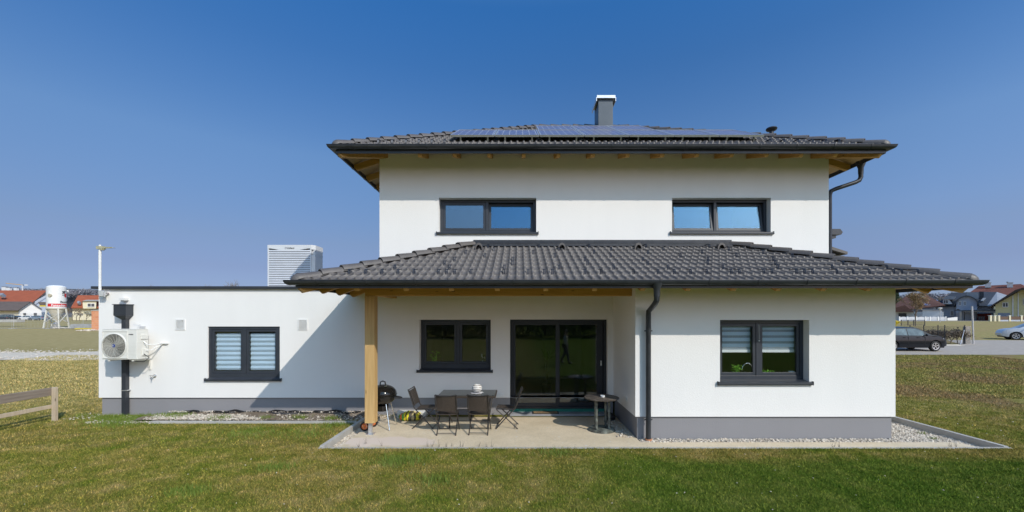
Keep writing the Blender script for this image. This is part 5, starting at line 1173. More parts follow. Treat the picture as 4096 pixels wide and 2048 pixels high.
    for s in (-1, 1):
        MB().prism([(hl-.34, s*.70, .70), (hl-.10, s*.64, .58), (hl-.10, s*.64, .68), (hl-.30, s*.72, .79)], (0, s*.115, 0)).build('headlight', M_lamp, t, local=True)
        MB().box(-hl-.01, -hl+.10, min(s*.55, s*.80), max(s*.55, s*.80), .78, .93).build('tail_light', M_red, t, local=True)
        MB().sphere((.66, s*(W+.06), 1.0), .09, 10, 6, (.6, 1.0, .75)).build('wing_mirror', paint if kind != 'hatch' or paint != P_silver else M_black, t, smooth=True, local=True)
        for q in (-.62, .22): MB().box(q-.08, q+.08, s*W-.012 if s > 0 else -W-.016, s*W+.016 if s > 0 else -W+.012, .83, .855).build('door_handle', paint, t, local=True)
    MB().box(hl-.05, hl+.012, -.26, .26, .36, .47).box(-hl-.02, -hl+.03, -.26, .26, .62, .73).build('number_plate', M_white, t, local=True)
    lines = MB()
    for s in (-1, 1):
        for q in (-.39, .64): lines.box(q-.006, q+.006, min(s*(W-.01), s*(W+.002)), max(s*(W-.01), s*(W+.002)), .36, .9)
    lines.build('door_gap', M_black, t, local=True)
    return t
m, nt, bb = newmat('dark_car_glass'); bb.inputs['Base Color'].default_value = (.03, .045, .05, 1); bb.inputs['Roughness'].default_value = .03; bb.inputs['Coat Weight'].default_value = 1; M_glassK = m
nt.links.new(ramp(nt, noise(nt, coords(nt), 2.5, 2), [(.35, (.02, .03, .035)), (.7, (.10, .14, .15))]), bb.inputs['Base Color'])
M_lamp = pmat('headlamp_glass', (.55, .58, .6), (.7, .72, .74), 12, .08)
car('dark blue-black hatchback parked on the road beside the kitchen wing corner', X(3797, 25.12)-2.1, 26.0, 0, P_black)
car('pale silver car parked at the right edge, its nose to the left', X(3972, 36.0)+1.95, 34.6, R(145), P_silver)
car('dark van parked behind the construction fence at the far left', X(20, 128), 128, R(180), P_navy, 'van', L=4.9)
car('black car between the dark van and the white car on the far left', X(66, 127), 127, R(2), P_black, L=4.0)
car('white car parked below the white gable on the left', X(110, 126), 126, R(180), P_white, 'hatch', L=4.3)
car('pale blue car parked left of the white silo', X(152, 125), 125, R(180), P_blue, L=4.2)

# ---------------------------------------------------------------- houses in the distance
RT_or = pmat('orange_roof', (.36, .095, .04), (.29, .075, .032), .8, .8, stretch=(1, 1, 4), bs=6, bd=.05)
RT_br = pmat('brown_roof', (.15, .07, .05), (.11, .05, .037), .8, .8, stretch=(1, 1, 4), bs=6, bd=.05); RT_re = pmat('reddish_roof', (.17, .058, .038), (.125, .042, .03), .8, .8, stretch=(1, 1, 4), bs=6, bd=.05)
RT_gr = pmat('slate_roof', (.032, .037, .046), (.05, .056, .066), .8, .6, stretch=(1, 1, 4), bs=6, bd=.05); RT_wa = pmat('worn_roof', (.13, .10, .085), (.10, .078, .068), .7, .8, stretch=(1, 1, 4), bs=6, bd=.05)
RT_lead = pmat('lead_grey', (.22, .24, .27), (.28, .3, .33), 1, .5)
Wl_w = pmat('far_wall_white', (.72, .72, .72), (.66, .66, .66), 1, .9); Wl_b = pmat('far_wall_bluegrey', (.42, .46, .54), (.38, .42, .50), 1, .9); Wl_y = pmat('far_wall_yellow', (.62, .56, .30), (.57, .51, .27), 1, .9)
Wl_c = pmat('far_wall_cream', (.68, .62, .45), (.62, .57, .42), 1, .9); M_wg = pmat('far_window_glass', (.03, .04, .055), (.06, .075, .09), 1, .08); M_brick = None
m, nt, bb = newmat('hollow_brick'); bt = N(nt, 'ShaderNodeTexBrick'); bt.inputs['Scale'].default_value = 1.0
mp = N(nt, 'ShaderNodeMapping'); mp.inputs['Rotation'].default_value = (R(90), 0, 0); tc = N(nt, 'ShaderNodeTexCoord'); nt.links.new(tc.outputs['Object'], mp.inputs[0]); nt.links.new(mp.outputs[0], bt.inputs[0])
bt.inputs['Brick Width'].default_value = .5; bt.inputs['Row Height'].default_value = .25; bt.inputs['Mortar Size'].default_value = .012
bt.inputs['Color1'].default_value = (.60, .22, .10, 1); bt.inputs['Color2'].default_value = (.68, .30, .15, 1); bt.inputs['Mortar'].default_value = (.55, .42, .33, 1); nt.links.new(bt.outputs[0], bb.inputs['Base Color']); bb.inputs['Roughness'].default_value = .9; M_brick = m
FC = [None]                                          # bearing of the house being built: its front faces the viewer
def face(u): FC[0] = None if u is None else Vector(((u-U0)/F, 1, 0)).normalized()
def P(u, v, Y):
    if FC[0] is None: return (X(u, Y), Y, Z(v, Y))
    n = FC[0]; c = n*(Y/n.y); r = Vector(((u-U0)/F, 1, (V0-v)/F)); t = n.dot(c)/n.dot(Vector((r.x, r.y, 0)))
    return (r.x*t, r.y*t, H+r.z*t)
def extr(name, pts, Y, dep, mat, parent, **k):      # outline at distance Y given its real depth
    return MB().prism([P(u, v, Y) for u, v in pts], (FC[0] or Vector((0, 1, 0)))*dep).build(name, mat, parent, **k)
def win(parent, u0, u1, v0, v1, Y, fm=None, pane=M_wg, split=True):
    fr = lambda a, c, d, e, y, t: extr_mb(b, [(a, d), (c, d), (c, e), (a, e)], y, t)
    b = MB(); w = .13*F/Y; w = min(w, (u1-u0)*.2)
    fr(u0, u0+w, v0, v1, Y-.12, .1); fr(u1-w, u1, v0, v1, Y-.12, .1); fr(u0+w, u1-w, v0, v0+w, Y-.12, .1); fr(u0+w, u1-w, v1-w, v1, Y-.12, .1)
    if split: fr((u0+u1-w)/2, (u0+u1+w)/2, v0+w, v1-w, Y-.115, .09)
    w_ = b.build('window', fm or M_white, parent); b = MB(); b.prism([P(u0+w*.9, v0+w*.9, Y-.07), P(u1-w*.9, v0+w*.9, Y-.07), P(u1-w*.9, v1-w*.9, Y-.07), P(u0+w*.9, v1-w*.9, Y-.07)], (FC[0] or Vector((0, 1, 0)))*.05); b.build('pane', pane, w_); return w_
def extr_mb(b, pts, Y, dep): b.prism([P(u, v, Y) for u, v in pts], (FC[0] or Vector((0, 1, 0)))*dep)
def roofslab(name, pts3, mat, parent, th=.22):
    a = [Vector(p) for p in pts3]; n = (a[1]-a[0]).cross(a[2]-a[0]).normalized(); n = n if n.z > 0 else -n
    return MB().prism([p+n*.0 for p in a], -n*th).build(name, mat, parent)
def house_(label, u, Y):
    face(u); p = P(u, V0, Y); return thing('house', label, 'house', (p[0], p[1], gz(p[1])))
def ub(Y): return V0+(H-gz(Y)+.3)*F/Y              # photo row of the ground at distance Y, a little below
# --- right side
Y = 122; h_ = house_('brown-roofed bungalow with a rooftop solar array, nearest to the white house', 3660, Y); g = ub(Y)
extr('wall', [(3560, 1247), (3775, 1247), (3775, g), (3560, g)], Y, 9, Wl_w, h_)
E0, E1, R0, R1 = P(3540, 1248, Y-.5), P(3782, 1221, Y-.5), P(3633, 1178, Y+4.5), P(3700, 1176, Y+4.5); B0, B1 = P(3548, 1246, Y+9), P(3778, 1222, Y+9)
roofslab('roof', [E0, E1, R1, R0], RT_br, h_); roofslab('roof', [E1, B1, R1], RT_br, h_); roofslab('roof', [B1, B0, R0, R1], RT_br, h_); roofslab('roof', [B0, E0, R0], RT_br, h_)
extr('roof', [(3560, 1236), (3620, 1221), (3655, 1248), (3560, 1248)], Y-1.2, 2, RT_br, h_, label='lower hip of the roof over the entrance')
extr('chimney', [(3683, 1190), (3683, 1176), (3697, 1176), (3697, 1190)], Y+2.6, 1, Wl_c, h_); extr('chimney_cap', [(3681, 1176), (3681, 1173), (3699, 1173), (3699, 1176)], Y+2.5, 1.2, RT_lead, h_)
extr('garage_door', [(3594, 1253), (3626, 1253), (3626, g), (3594, g)], Y-.05, .04, M_txt, h_)
sp = MB(); q0, q1, q2, q3 = [Vector(p) for p in (P(3684, 1226, Y+.2), P(3737, 1226, Y+.2), P(3750, 1205, Y+2.2), P(3690, 1205, Y+2.2))]
up_ = Vector((0, -.25, .5)); sp.prism([q+up_*.6 for q in (q0, q1, q2, q3)], (0, -.03, .08)); sp.build('solar_array', pmat('blue_cells', (.05, .09, .28), (.07, .12, .34), .5, .15), h_)
sp = MB()
for k in range(6): a_, c_ = q0.lerp(q1, k/5), q3.lerp(q2, k/5); sp.bar(a_+up_*.8, c_+up_*.8, .07, .07)
sp.bar(q0+up_*.8, q1+up_*.8, .07, .07).bar(q3+up_*.8, q2+up_*.8, .07, .07).bar(q0.lerp(q3, .5)+up_*.8, q1.lerp(q2, .5)+up_*.8, .07, .07); sp.build('array_frame', M_alu, h_)
extr('garage', [(3690, 1240), (3768, 1240), (3768, g), (3690, g)], Y-4, 3.8, Wl_w, h_, label='white flat-roofed garage'); extr('garage_roof', [(3688, 1236), (3770, 1238), (3770, 1241), (3688, 1240)], Y-4.2, 4, RT_lead, h_)
Y = 119; h_ = house_('blue-grey house with slate roof and a round-topped front gable', 3850, Y); g = ub(Y)
extr('wall', [(3744, 1224), (3905, 1224), (3905, g), (3744, g)], Y, 9, Wl_b, h_)
E0, E1, R0, R1 = P(3732, 1225, Y-.7), P(3912, 1225, Y-.7), P(3806, 1170, Y+5), P(3912, 1168, Y+5)
roofslab('roof', [E0, E1, R1, R0], RT_gr, h_); roofslab('roof', [E0, R0, P(3740, 1222, Y+9.5)], RT_gr, h_)
extr('gable_wall', [(3825, 1242)]+[(3825+84*i/10, 1225-14-28*math.sin(math.pi*i/10)**.55) for i in range(11)]+[(3909, 1242)], Y-1.6, 4, Wl_b, h_, label='projecting round-topped gable wall')
extr('gable_wall', [(3825, 1242), (3909, 1242), (3909, g), (3825, g)], Y-1.58, 2, Wl_b, h_)
o_ = [(3815+104*i/12, 1219-37*math.sin(math.pi*i/12)**.6) for i in range(13)]; extr('gable_roof', o_+[(q[0]*.94+3867*.06, q[1]+4) for q in o_[::-1]], Y-2.2, 5.5, RT_gr, h_, label='curved gable roof')
extr('gable_roof', [(3866, 1181), (3868, 1169), (3912, 1170), (3914, 1196), (3896, 1196), (3880, 1184)], Y-1.4, 4, RT_lead, h_, label='pale lead-grey roof behind the curved gable')
for a in ((3834, 3845, 1204, 1222), (3854, 3865, 1204, 1222), (3801, 3815, 1242, 1263), (3765, 3777, 1243, 1262)): win(h_, *a, Y-(1.6 if a[2] < 1230 and a[0] > 3820 else 0))
d_ = extr('dormer', [(3771, 1217), (3771, 1196), (3796, 1196), (3810, 1216)], Y-.6, 4, Wl_w, h_); extr('dormer_roof', [(3768, 1197), (3790, 1184), (3824, 1186), (3812, 1198)], Y-.9, 4.5, RT_lead, h_); win(h_, 3773, 3793, 1199, 1215, Y-.6)
extr('porch_roof', [(3816, 1243), (3832, 1235), (3848, 1243)], Y-3.4, 1.8, RT_gr, h_); extr('front_door', [(3838, 1246), (3847, 1246), (3847, g), (3838, g)], Y-1.66, .05, M_white, h_)
h2 = house_('dark slate-roofed wing with a skylight left of the yellow house', 3940, Y); extr('wall', [(3882, 1222), (3975, 1222), (3975, g), (3882, g)], Y-1, 8, Wl_b, h2)
roofslab('roof', [P(3878, 1223, Y-2), P(3948, 1223, Y-2), P(3987, 1168, Y+4.6), P(3915, 1167, Y+4.6)], RT_gr, h2); roofslab('roof', [P(3948, 1223, Y-2), P(3990, 1223, Y-2), P(4032, 1182, Y+4.6), P(3987, 1168, Y+4.6)], RT_lead, h2)
extr('chimney', [(3917, 1200), (3917, 1166), (3935, 1166), (3935, 1200)], Y+1, 1.2, RT_gr, h2)
MB().prism([P(3918, 1208, Y-.6), P(3930, 1208, Y-.6), P(3941, 1197, Y+.8), P(3929, 1197, Y+.8)], (0, -.25, .4)).build('skylight', RT_lead, h2)
face(3920); p_ = P(3910, V0, 114); t = thing('carport', 'flat dark-roofed carport with a red back wall before the slate-roofed houses', 'carport', (p_[0], p_[1], gz(p_[1])))
extr('roof', [(3846, 1241), (3985, 1237), (3987, 1243), (3846, 1245)], 112, 6, RT_gr, t); extr('fascia', [(3848, 1244.8), (3984, 1243.5), (3984, 1251), (3848, 1247)], 112.4, .2, RT_lead, t)
extr('red_wall', [(3908, 1254), (3966, 1254), (3966, ub(116)), (3908, ub(116))], 116, .3, pmat('red_boards', (.35, .06, .05), (.28, .045, .04), 2, .7), t); extr('garage_opening', [(3862, 1248), (3890, 1248), (3890, ub(116)), (3862, ub(116))], 116, .3, pmat('garage_grey', (.13, .15, .14), None, 1, .6), t)
for u in (3858, 3892, 3906): extr('post', [(u-2.0, 1247), (u+2.0, 1247), (u+2.0, ub(113)), (u-2.0, ub(113))], 113, .3, M_txt, t)
for i, u in enumerate((3913, 3922, 3931)): p_ = P(u+4, V0, 112); o = thing('wheelie_bin', f'black rubbish bin before the red carport wall, {("left", "middle", "right")[i]} one of three', 'bin', (p_[0], p_[1], gz(p_[1])), 'black rubbish bins by the carport'); extr('body', [(u, 1268), (u+8, 1268), (u+7, 1283), (u+1, 1283)], 111.7, .6, M_black, o); extr('lid', [(u-.5, 1268), (u+8.5, 1268), (u+8, 1265), (u, 1266.5)], 111.65, .7, M_black, o)
Y = 137; h_ = house_('large reddish-brown roofed house rising behind the slate-roofed houses', 4000, Y); g = ub(Y)
extr('wall', [(3880, 1185), (4150, 1185), (4150, g), (3880, g)], Y, 10, Wl_c, h_)
roofslab('roof', [P(3862, 1182, Y-.8), P(4160, 1190, Y-.8), P(4083, 1136, Y+5), P(3915, 1144, Y+5)], RT_re, h_); roofslab('roof', [P(4083, 1136, Y+5), P(4160, 1190, Y-.8), P(4200, 1180, Y+5)], RT_re, h_)
for u in (3952, 4040): c = extr('chimney', [(u-12, 1150), (u-12, 1131), (u+12, 1131), (u+12, 1150)], Y+3.5, 1, Wl_w, h_); extr('chimney_cap', [(u-14, 1131), (u-14, 1129), (u+14, 1129), (u+14, 1131)], Y+3.4, 1.2, Wl_w, h_); extr('chimney_hood', [(u-16, 1129), (u-14, 1127), (u-8, 1127), (u-6, 1129)], Y+3.4, 1, M_txt, h_)
Y = 108; h_ = house_('yellow house with a dark sloping verge at the right edge', 4030, Y); g = ub(Y)
extr('wall', [(3982, 1219), (4090, 1158), (4200, 1215), (4200, g), (3982, g)], Y, 11, Wl_y, h_)
extr('roof', [(3956, 1227), (4060, 1160), (4092, 1150), (4230, 1210), (4230, 1219), (4092, 1158), (4062, 1170), (3960, 1230)], Y-1.2, 12, pmat('verge_brown', (.04, .025, .02), (.06, .04, .03), 1, .7), h_)
extr('pilaster', [(4049, 1184), (4054, 1181), (4054, g), (4049, g)], Y-.12, .1, Wl_w, h_); extr('pilaster', [(4071, 1172), (4075, 1170), (4075, g), (4071, g)], Y-.12, .1, Wl_w, h_)
win(h_, 4010, 4033, 1210, 1229, Y); extr('garage_door', [(3992, 1252), (4040, 1252), (4040, g), (3992, g)], Y-.05, .04, pmat('grey_garage', (.22, .25, .30), (.19, .22, .27), 1, .6), h_); win(h_, 4092, 4110, 1195, 1220, Y)
face(None)
# garden walls along the far street
Wl_p = pmat('pale_panel', (.55, .56, .58), (.48, .49, .52), 1, .9)
t = thing('garden_wall', 'white garden wall of arched panels along the far street', 'garden wall', (X(3700, 113), 113, gz(113)))
Y = 113
us = [3598, 3630, 3666, 3702, 3720, 3752, 3783]
for i in range(len(us)-1):
    a, c = us[i]+3, us[i+1]-1; ar = [(a+(c-a)*k/8, 1270-3*math.sin(math.pi*k/8)) for k in range(9)]; extr('panel', ar+[(c, 1279), (a, 1279)], Y, .12, Wl_p, t)
for u in us: extr('pier', [(u-1, 1266), (u+3, 1266), (u+3, 1283), (u-1, 1283)], Y-.1, .3, M_white, t)
extr('plinth', [(3598, 1279.2), (3786, 1279.2), (3786, ub(Y)), (3598, ub(Y))], Y-.02, .2, Wl_b, t); extr('panel', [(3790, 1272), (3830, 1268), (3830, 1282), (3790, 1282)], Y, .12, M_white, t)
t = thing('garden_wall', 'garden wall with pale piers and brown panels before the yellow house', 'garden wall', (X(4040, 101), 101, gz(101))); Y = 101
for u in (3961, 3978, 3994, 4037, 4084): extr('pier', [(u, 1263), (u+7, 1263), (u+7, ub(Y)), (u, ub(Y))], Y-.1, .4, Wl_c, t); extr('cap', [(u-1, 1261.5), (u+8, 1261.5), (u+8, 1263), (u-1, 1263)], Y-.15, .5, M_white, t)
for a, c in ((4001.5, 4036.5), (4044.5, 4083.5), (4091.5, 4130)): extr('panel', [(a, 1266), (c, 1266), (c, 1279), (a, 1279)], Y, .1, pmat('brown_boards', (.13, .08, .055), (.1, .06, .04), 2, .8), t); extr('plinth', [(a, 1279.5), (c, 1279.5), (c, ub(Y)), (a, ub(Y))], Y, .2, Wl_b, t)
# street furniture right
t = thing('street_lamp', 'slim street lamp with a flat white head before the blue-grey house', 'street lamp', (X(3760, 85), 85, gz(85)))
MB().tube([(X(3760, 85), 85, gz(85)), (X(3760, 85), 85, Z(1240, 85))], .05, 8).build('pole', M_alu, t); MB().lathe([(.08, 0), (.22, .25), (.36, .32), (.34, .42), (.1, .5), (0, .5)], (X(3760, 85), 85, Z(1240, 85)), 14).build('lamp_head', M_white, t)
y_ = YG(1376); t = tag(MB().tube([(X(3894, y_), y_, gz(y_)-.05), (X(3888, y_), y_, Z(1225, y_))], .052, 10).build('metal_pole', M_alu, None, smooth=True), 'plain grey metal pole standing at the fence corner by the road', 'pole')
t = thing('chain_link_fence', 'chain-link fence with dry climbers beside the dark hatchback', 'fence', (X(3800, 30.6), 30.6, gz(30.6)))
yf = 30.6; x0_, x1_ = X(3560, yf), X(3858, yf); zg_ = gz(yf); zt_ = Z(1304, yf)
b = MB(); n_ = int((x1_-x0_)/.09)
for i in range(n_+14):
    for s in (-1, 1):
        xa_ = x0_+i*.09-(0 if s > 0 else 0); xb_ = xa_+s*(zt_-zg_)*.8; p, q = Vector((xa_, yf, zg_)), Vector((xb_, yf, zt_))
        if min(xa_, xb_) < x0_-.01 or max(xa_, xb_) > x1_+.01: continue
        b.bar(p, q, .007, .007)
b.build('wire_mesh', M_gut, t)
for u in (3640, 3695, 3752, 3779, 3859): MB().tube([(X(u, yf), yf, zg_-.1), (X(u, yf), yf, zt_+.08)], .028, 8).build('post', M_gut, t)
MB().tube([(X(3813, yf), yf-.5, zg_), (X(3857, yf), yf, zt_-.3)], .02, 6).build('brace', M_alu, t)
x1_ = X(3861, yf)
t = thing('gabion_pillar', 'narrow stone-filled wire pillar at the end of the chain-link fence', 'gabion', (X(3872, yf), yf, zg_))
b = MB(); wire = b; a, c = X(3862, yf), X(3884, yf)
for i in range(9): wire.bar((a+(c-a)*i/8, yf-.01, zg_), (a+(c-a)*i/8, yf-.01, zt_-.02), .008, .008)
for i in range(22): z = zg_+(zt_-zg_-.02)*i/21; wire.bar((a, yf-.012, z), (c, yf-.012, z), .008, .008).bar((a, yf+.2, z), (c, yf+.2, z), .008, .008)
wire.build('wire_cage', M_silv, t); MB().box(a+.02, c-.02, yf+.01, yf+.19, zg_, zt_-.04).build('stone_fill', pmat('gabion_stone', (.45, .44, .42), (.2, .19, .18), 26, .9, bs=30, bd=.05), t)
for k in range(9):
    xx = X(3660+k*25, yf+.25); branchy('bare_shrub', ('tangled leafless shrub behind the chain-link fence, ' + ('first', 'second', 'third', 'fourth', 'fifth', 'sixth', 'seventh', 'eighth', 'last')[k] + ' one from the house corner'), xx, yf+.35, 1.8+.1*math.sin(k*2), 60+k, M_scrub, 5, .75, M_scrub, 900, 'bare shrubs along the chain-link fence', 'shrub', .22, .035, (3, 4))
t = thing('garden_fence', 'low dark metal garden fence round the young tree', 'fence', (X(3650, 60), 60, gz(60))); b = MB(); yy = 58
for u in (3605, 3632, 3655, 3699): MB().bar(P(u, 1303, yy), P(u, 1279, yy), .07, .07).build('post', M_txt, t)
b.bar(P(3605, 1281, yy), P(3699, 1281, yy), .05, .05).bar(P(3605, 1300, yy), P(3699, 1300, yy), .05, .05)
for i in range(32): b.bar(P(3605+i*3, 1300, yy), P(3605+i*3, 1281, yy), .012, .012)
b.build('railing', M_txt, t)

# --- left side
Y = 150; h_ = house_('big house with long orange tiled roof behind the silo', 90, Y); g = ub(Y)
extr('wall', [(-130, 1208), (134, 1208), (184, 1180), (210, 1190), (210, g), (-130, g)], Y, 12, Wl_b, h_)
roofslab('roof', [P(-130, 1208, Y-1), P(133, 1208, Y-1), P(188, 1162, Y+7), P(-130, 1161, Y+7)], RT_or, h_)
extr('verge', [(132, 1207.5), (187, 1172), (187, 1175), (134, 1210)], Y-1.05, .1, M_txt, h_); MB().prism([P(8, 1190, Y), P(20, 1190, Y), P(26, 1183, Y+1), P(13, 1183, Y+1)], (0, -.9, .9)).build('skylight', RT_lead, h_)
extr('balcony_roof', [(152, 1208), (182, 1208), (190, 1222), (162, 1222)], Y-5, 3, RT_wa, h_); extr('awning', [(158, 1222), (186, 1222), (186, 1226), (158, 1226)], Y-5, 3, M_yellow, h_)
Y = 138; h_ = house_('white gabled outbuilding with worn brown roof behind the parked cars', 100, Y); g = ub(Y)
extr('wall', [(74, 1240), (124, 1209), (166, 1236), (166, g), (74, g)], Y-2, 12, Wl_w, h_); extr('wall', [(-60, 1240), (74, 1240), (74, g), (-60, g)], Y-1.9, 10, Wl_c, h_)
roofslab('roof', [P(-60, 1241, Y-3), P(72, 1241, Y-3), P(122, 1206, Y+1), P(-60, 1206, Y+1)], RT_wa, h_)
extr('verge', [(70, 1242), (124, 1207), (168, 1236), (168, 1239), (124, 1210), (72, 1245)], Y-2.5, .5, M_txt, h_)
win(h_, 93, 104, 1252, 1260, Y-2, M_txt, split=False); win(h_, 135, 147, 1252, 1261, Y-2, M_txt, split=False)
Y = 140; h_ = house_('orange-roofed house with cream dormer between the silo and the annex', 340, Y); g = ub(Y)
extr('wall', [(290, 1228), (470, 1228), (470, g), (290, g)], Y, 9, Wl_c, h_); roofslab('roof', [P(283, 1231, Y-1), P(470, 1231, Y-1), P(470, 1181, Y+5), P(312, 1181, Y+5)], RT_or, h_); roofslab('roof', [P(283, 1231, Y-1), P(312, 1181, Y+5), P(286, 1229, Y+10)], RT_or, h_)
d_ = extr('dormer', [(332, 1234), (330, 1204), (386, 1204), (384, 1234)], Y-1.6, 5, Wl_c, h_); extr('dormer_roof', [(328, 1204.5), (345, 1199), (396, 1199), (396, 1204.5)], Y-2.0, 6, RT_lead, h_); win(h_, 349, 379, 1213, 1228, Y-1.6)
MB().prism([P(315, 1219, Y-.4), P(323, 1219, Y-.4), P(326, 1211, Y+.4), P(318, 1211, Y+.4)], (0, -.6, .6)).build('skylight', RT_lead, h_)
face(None)
# silo
ys_ = 56; sx0 = X(225.5, ys_); rS = 42*ys_/F/math.hypot(1, (225.5-U0)/F); zt_, zb_ = Z(1146, ys_), Z(1232, ys_); zg_ = gz(ys_)
nv = Vector((sx0, ys_, 0)).normalized(); tv = Vector((nv.y, -nv.x, 0))
def onS(al, r, z): return Vector((sx0, ys_, z))-nv*(math.cos(al)*r)+tv*(math.sin(al)*r)
t = thing('mortar_silo', 'white mortar silo with red band on splayed steel legs', 'silo', (sx0, ys_, zg_))
MB().lathe([(0, zt_+.18), (rS*.5, zt_+.15), (rS*.85, zt_+.05), (rS, zt_-.1), (rS, zb_)], (sx0, ys_, 0), 36).build('tank', M_white, t, smooth=True)
MB().lathe([(rS-.02, zb_-.01), (rS+.03, zb_-.02), (rS+.03, zb_-.13), (rS*.93, zb_-.15), (.35, Z(1271, ys_)), (.12, Z(1285, ys_)), (.12, Z(1305, ys_))], (sx0, ys_, 0), 32).build('hopper', pmat('silo_cream', (.62, .58, .48), (.54, .5, .41), 2, .6), t, smooth=True)
MB().lathe([(rS+.008, Z(1227, ys_)), (rS+.008, Z(1215, ys_))], (sx0, ys_, 0), 36, a0=math.atan2(-nv.y, -nv.x)-.95, a1=math.atan2(-nv.y, -nv.x)+2.2).build('red_band', M_red, t, smooth=True)
def wraptext(s, size, ustart, v, mat, vertical=False, nm='lettering'):
    cu = D.curves.new('t', 'FONT'); cu.body = s; cu.size = size; cu.offset = size*.02; tmp = D.objects.new('t', cu); COL.objects.link(tmp)
    me = D.meshes.new_from_object(tmp.evaluated_get(bpy.context.evaluated_depsgraph_get())); D.objects.remove(tmp); D.curves.remove(cu)
    me.materials.clear(); me.materials.append(mat); a0 = math.asin(max(-1, min(1, (ustart-225.5)/42)))
    for vv in me.vertices:
        px_, py_ = vv.co.x, vv.co.y
        if vertical: px_, py_ = vv.co.y, -vv.co.x
        al = a0+px_/rS; vv.co = onS(al, rS+.016, Z(v, ys_)+py_)-Vector((sx0, ys_, zg_))
    o = D.objects.new(nm, me); COL.objects.link(o); o.parent = t
wraptext('Fassaden · Putze', .40, 205, 1225.5, M_white); wraptext('Baumit', .38, 240, 1211.5, M_txt)
wraptext('MIT', .46, 248, 1164, M_txt, True); wraptext('ba', .38, 256.5, 1163, M_txt, True)
a0, a1 = [math.asin((u-225.5)/42) for u in (258, 265)]; b = MB(); K = 5
for i in range(K): al, be = a0+(a1-a0)*i/K, a0+(a1-a0)*(i+1)/K; b.quad(*[onS(q, rS+.02, Z(v, ys_)) for q, v in ((al, 1189), (be, 1189), (be, 1174), (al, 1174))])
b.build('red_square', M_red, t)
MB().lathe([(0, -.12), (.22, -.12), (.22, .3)], tuple(onS(-.62, rS*.98, Z(1183, ys_))), 16, 'y').build('inlet_hatch', pmat('hatch_beige', (.5, .45, .33), None, 3, .6), t)
MB().tube([tuple(onS(1.5, rS, Z(1162, ys_))), tuple(onS(1.5, rS+.12, Z(1158, ys_))), tuple(onS(1.5, rS+.12, Z(1168, ys_)))], .06, 8).build('filler_pipe', M_white, t)
lg = []
for a, (u, v) in enumerate(((174, 1312), (235, 1308), (277, 1298), (205, 1296))):
    yl = (ys_-1.1, ys_-1.3, ys_+.9, ys_+1.2)[a]; ut = (188, 232, 264, 206)[a]; yt_ = (ys_-.6, ys_-1.15, ys_+.3, ys_+1.0)[a]
    p, q = Vector((X(u, yl), yl, gz(yl))), Vector((X(ut, yt_), yt_, zb_-.1)); lg.append((p, q)); MB().bar(p, q, .14, .14).build('leg', pmat('leg_cream', (.68, .66, .58), None, 3, .6) if a == 0 else MATS['leg_cream'], t)
for i, j in ((0, 1), (1, 2), (0, 3), (3, 2)):
    (p, q), (r, s) = lg[i], lg[j]; MB().bar(p.lerp(q, .28), r.lerp(s, .72), .07, .07).bar(p.lerp(q, .72), r.lerp(s, .28), .07, .07).build('brace', MATS['leg_cream'], t)
MB().lathe([(.1, 0), (.3, .1), (.34, .5), (.15, .7)], (sx0+.15, ys_-.2, zg_+.1), 12).box(sx0-.25, sx0+.5, ys_-.5, ys_+.1, zg_, zg_+.3).build('mixing_pump', M_alu, t)
# construction fence, slab, boards, brick wall
yf = 54; zg_ = gz(yf)
fences = []
def cfence(label, u0, u1, y=yf):
    t = thing('construction_fence', label, 'fence', (X((u0+u1)/2, y), y, gz(y)), 'mobile construction fence panels round the silo'); a, c = X(u0, y), X(u1, y); z0, z1 = gz(y)+.08, gz(y)+1.95
    MB().tube([(a, y, z0), (a, y, z1), (c, y, z1), (c, y, z0), (a, y, z0)], .024, 6).build('frame', M_alu, t); b = MB()
    for i in range(1, 24): b.bar((a+(c-a)*i/24, y, z0), (a+(c-a)*i/24, y, z1), .007, .007)
    for i in range(1, 9): b.bar((a, y, z0+(z1-z0)*i/9), (c, y, z0+(z1-z0)*i/9), .007, .007)
    b.build('wire_mesh', M_alu, t)
    for q in (a, c): MB().box(q-.1, q+.1, y-.35, y+.35, gz(y)-.02, z0-.03).build('foot', M_kerb, t)
cfence('mobile mesh fence panel at the left picture edge', -60, 48); cfence('mobile mesh fence panel between the left edge and the silo', 55, 188); cfence('mobile mesh fence panel in front of the silo and the stacked panels', 192, 325); cfence('mobile mesh fence panel running behind to the orange brick wall', 332, 420, 58)
t = tag(MB().box(X(-60, 60), X(68, 60), 60, 61, Z(1288, 60)-.05, Z(1278, 60)).build('concrete_slab', M_kerb, None, bevel=.03), 'long pale concrete block lying behind the left fence panel', 'concrete block')
t = thing('stacked_panels', 'stack of grey shuttering panels with a yellow one below beside the silo', 'panel stack', (X(325, 53), 53, gz(53)))
for i in range(5): MB().box(X(276+i*1.5, 53), X(376-i*2, 53), 53, 54.2, gz(53)+.14+i*.105, gz(53)+.23+i*.105).build('panel', pmat('formwork_grey', (.42, .43, .44), (.32, .33, .34), 3, .6) if i == 0 else MATS['formwork_grey'], t, label='grey shuttering panel')
MB().box(X(298, 52.8), X(368, 52.8), 52.8, 54.0, gz(53)+.02, gz(53)+.13).build('panel', M_yellow, t, label='yellow shuttering panel')
t = thing('brick_wall', 'unplastered orange brick wall of a building site beside the annex', 'wall', (X(380, 50), 50, gz(50))); MB().box(X(366, 50), X(430, 50), 50, 54, gz(50)-.1, Z(1243, 50)).build('brickwork', M_brick, t); MB().box(X(365, 50), X(431, 50), 49.95, 54.05, Z(1243, 50)+.003, Z(1238, 50)).build('concrete_ring', M_kerb, t); MB().box(X(362, 50), X(431, 50), 49.9, 54.1, Z(1238, 50)+.003, Z(1236, 50)).build('cap', M_txt, t)
